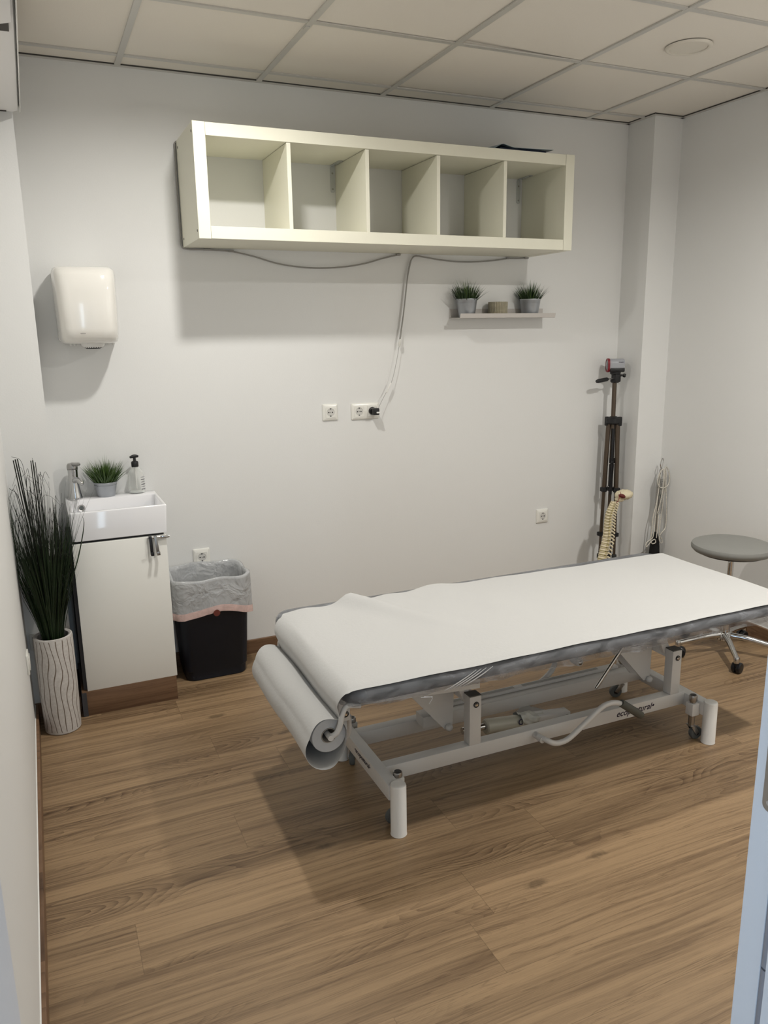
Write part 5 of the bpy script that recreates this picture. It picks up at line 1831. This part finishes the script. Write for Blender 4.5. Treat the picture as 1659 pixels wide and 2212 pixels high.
# sacrum, pelvis and stand
bm = bmesh.new()
loft(bm, [[(2.197 + 0.032 * k_ * math.cos(a_), -0.296 + 0.022 * k_ * math.sin(a_), z_) for a_ in [2 * PI * i / 16 for i in range(16)]] for z_, k_ in ((0.190, 0.8), (0.175, 1.15), (0.15, 1.0), (0.12, 0.7), (0.095, 0.3))])
obj('sacrum', bm, 'bone', sp_)
for sg in (-1, 1):
    bm = bmesh.new()
    def wing(u, v):
        a_ = PI * (0.05 + 0.9 * u)
        x = 2.190 + 0.012 + sg * -0.0 - 0.055 * math.sin(a_) * v + 0.02 * v
        y = -0.296 + sg * (0.020 + 0.105 * v * (0.5 + 0.5 * math.sin(a_)))
        z = 0.150 + 0.082 * math.cos(a_ * 0.9) * v
        return (x - 0.03 * v, y, z)
    grid_surf(bm, wing, 14, 8)
    thicken(bm, 0.007)
    obj('hip_bone', bm, 'bone', sp_, angle=70)
bm = bmesh.new()
tube(bm, smooth_path([(2.232, -0.296, 0.0), (2.232, -0.296, 0.2), (2.262, -0.29, 0.5), (2.272, -0.296, 0.64)], 6), 0.004, 10)
lathe(bm, [(0, 0), (0.095, 0.0), (0.095, 0.010), (0.088, 0.014), (0, 0.016)], (2.232, -0.296, 0.0), seg=40)
obj('stand', bm, 'blackm', sp_)

# ------------------------------------------------------------------ spring and rope set hanging in the corner
hk = thing('sling_set', 'bundle of steel springs and white ropes with black strap hanging in the right corner', 'exercise gear', (2.60, -0.27, 0))
bm = bmesh.new()
cyl(bm, (2.600, -0.262, 0.0), (2.606, -0.262, 0.78), 0.0055, 12)
obj('pole', bm, 'spring', hk)
bm = bmesh.new()
tube(bm, smooth_path([(2.606, -0.268, 0.800), (2.598, -0.270, 0.825), (2.607, -0.270, 0.852), (2.614, -0.270, 0.858), (2.618, -0.270, 0.840), (2.612, -0.270, 0.812), (2.604, -0.268, 0.790)], 6), 0.0028, 8)
obj('hook', bm, 'chrome', hk)
bm = bmesh.new()
tube(bm, smooth_path([(2.592, -0.275, 0.79), (2.590, -0.276, 0.76), (2.596, -0.278, 0.735), (2.606, -0.278, 0.735), (2.612, -0.276, 0.76), (2.610, -0.275, 0.79), (2.600, -0.275, 0.803), (2.592, -0.275, 0.79)], 6), 0.0028, 8)
obj('carabiner', bm, 'chrome', hk)
for xs, zt_, zb_ in ((2.585, 0.745, 0.55), (2.609, 0.735, 0.535), (2.597, 0.75, 0.53)):
    bm = bmesh.new()
    turns = 34
    pts = []
    for k in range(turns * 8 + 1):
        a_ = 2 * PI * k / 8
        t = k / (turns * 8)
        pts.append((xs - 0.006 * t + 0.0085 * math.cos(a_), -0.278 - 0.004 * (xs > 2.59) + 0.0085 * math.sin(a_), zt_ + (zb_ - zt_) * t))
    tube(bm, pts, 0.0017, 5)
    obj('coil_spring', bm, 'spring', hk)
bm = bmesh.new()
rr_ = random.Random(8)
R_ = lambda pts, r_=0.0029: tube(bm, smooth_path(pts, 7), r_, 8)
R_([(2.600, -0.29, 0.80), (2.575, -0.292, 0.775), (2.562, -0.295, 0.735), (2.575, -0.297, 0.70), (2.605, -0.298, 0.69), (2.640, -0.295, 0.70), (2.655, -0.29, 0.74), (2.645, -0.285, 0.79), (2.628, -0.285, 0.81), (2.612, -0.29, 0.79), (2.616, -0.295, 0.72), (2.628, -0.292, 0.66)])
R_([(2.606, -0.292, 0.80), (2.604, -0.298, 0.72), (2.597, -0.300, 0.66), (2.588, -0.298, 0.60), (2.576, -0.295, 0.54)], 0.0030)
R_([(2.583, -0.290, 0.77), (2.575, -0.292, 0.66), (2.562, -0.292, 0.58), (2.548, -0.292, 0.52), (2.544, -0.292, 0.45), (2.542, -0.292, 0.385), (2.552, -0.294, 0.360), (2.575, -0.296, 0.365), (2.566, -0.296, 0.385), (2.545, -0.294, 0.375), (2.525, -0.292, 0.355), (2.512, -0.292, 0.345), (2.510, -0.290, 0.365), (2.530, -0.29, 0.38), (2.556, -0.292, 0.40), (2.562, -0.292, 0.47), (2.570, -0.290, 0.56), (2.580, -0.290, 0.70)])
R_([(2.625, -0.288, 0.80), (2.632, -0.290, 0.70), (2.640, -0.29, 0.62), (2.650, -0.29, 0.54), (2.652, -0.29, 0.48), (2.645, -0.29, 0.44), (2.625, -0.29, 0.42), (2.610, -0.292, 0.405), (2.602, -0.294, 0.385), (2.612, -0.294, 0.36), (2.628, -0.292, 0.355), (2.626, -0.292, 0.375), (2.606, -0.294, 0.40), (2.600, -0.294, 0.43)])
R_([(2.620, -0.286, 0.79), (2.622, -0.288, 0.66), (2.612, -0.290, 0.55), (2.604, -0.291, 0.47), (2.602, -0.292, 0.41)])
R_([(2.590, -0.290, 0.53), (2.586, -0.292, 0.46), (2.583, -0.292, 0.39)])
obj('rope', bm, 'rope', hk)
bm = bmesh.new()
def bag(z_, w_, d_): return [(2.592 + p[0], -0.272 + p[1], z_) for p in rrect(w_, d_, min(w_, d_) * 0.4, 5)]
loft(bm, [bag(0.02, 0.085, 0.045), bag(0.12, 0.080, 0.050), bag(0.25, 0.068, 0.045), bag(0.33, 0.058, 0.040), bag(0.38, 0.045, 0.034), bag(0.41, 0.026, 0.026), bag(0.420, 0.014, 0.016)])
obj('black_strap', bm, 'cloth_black', hk)
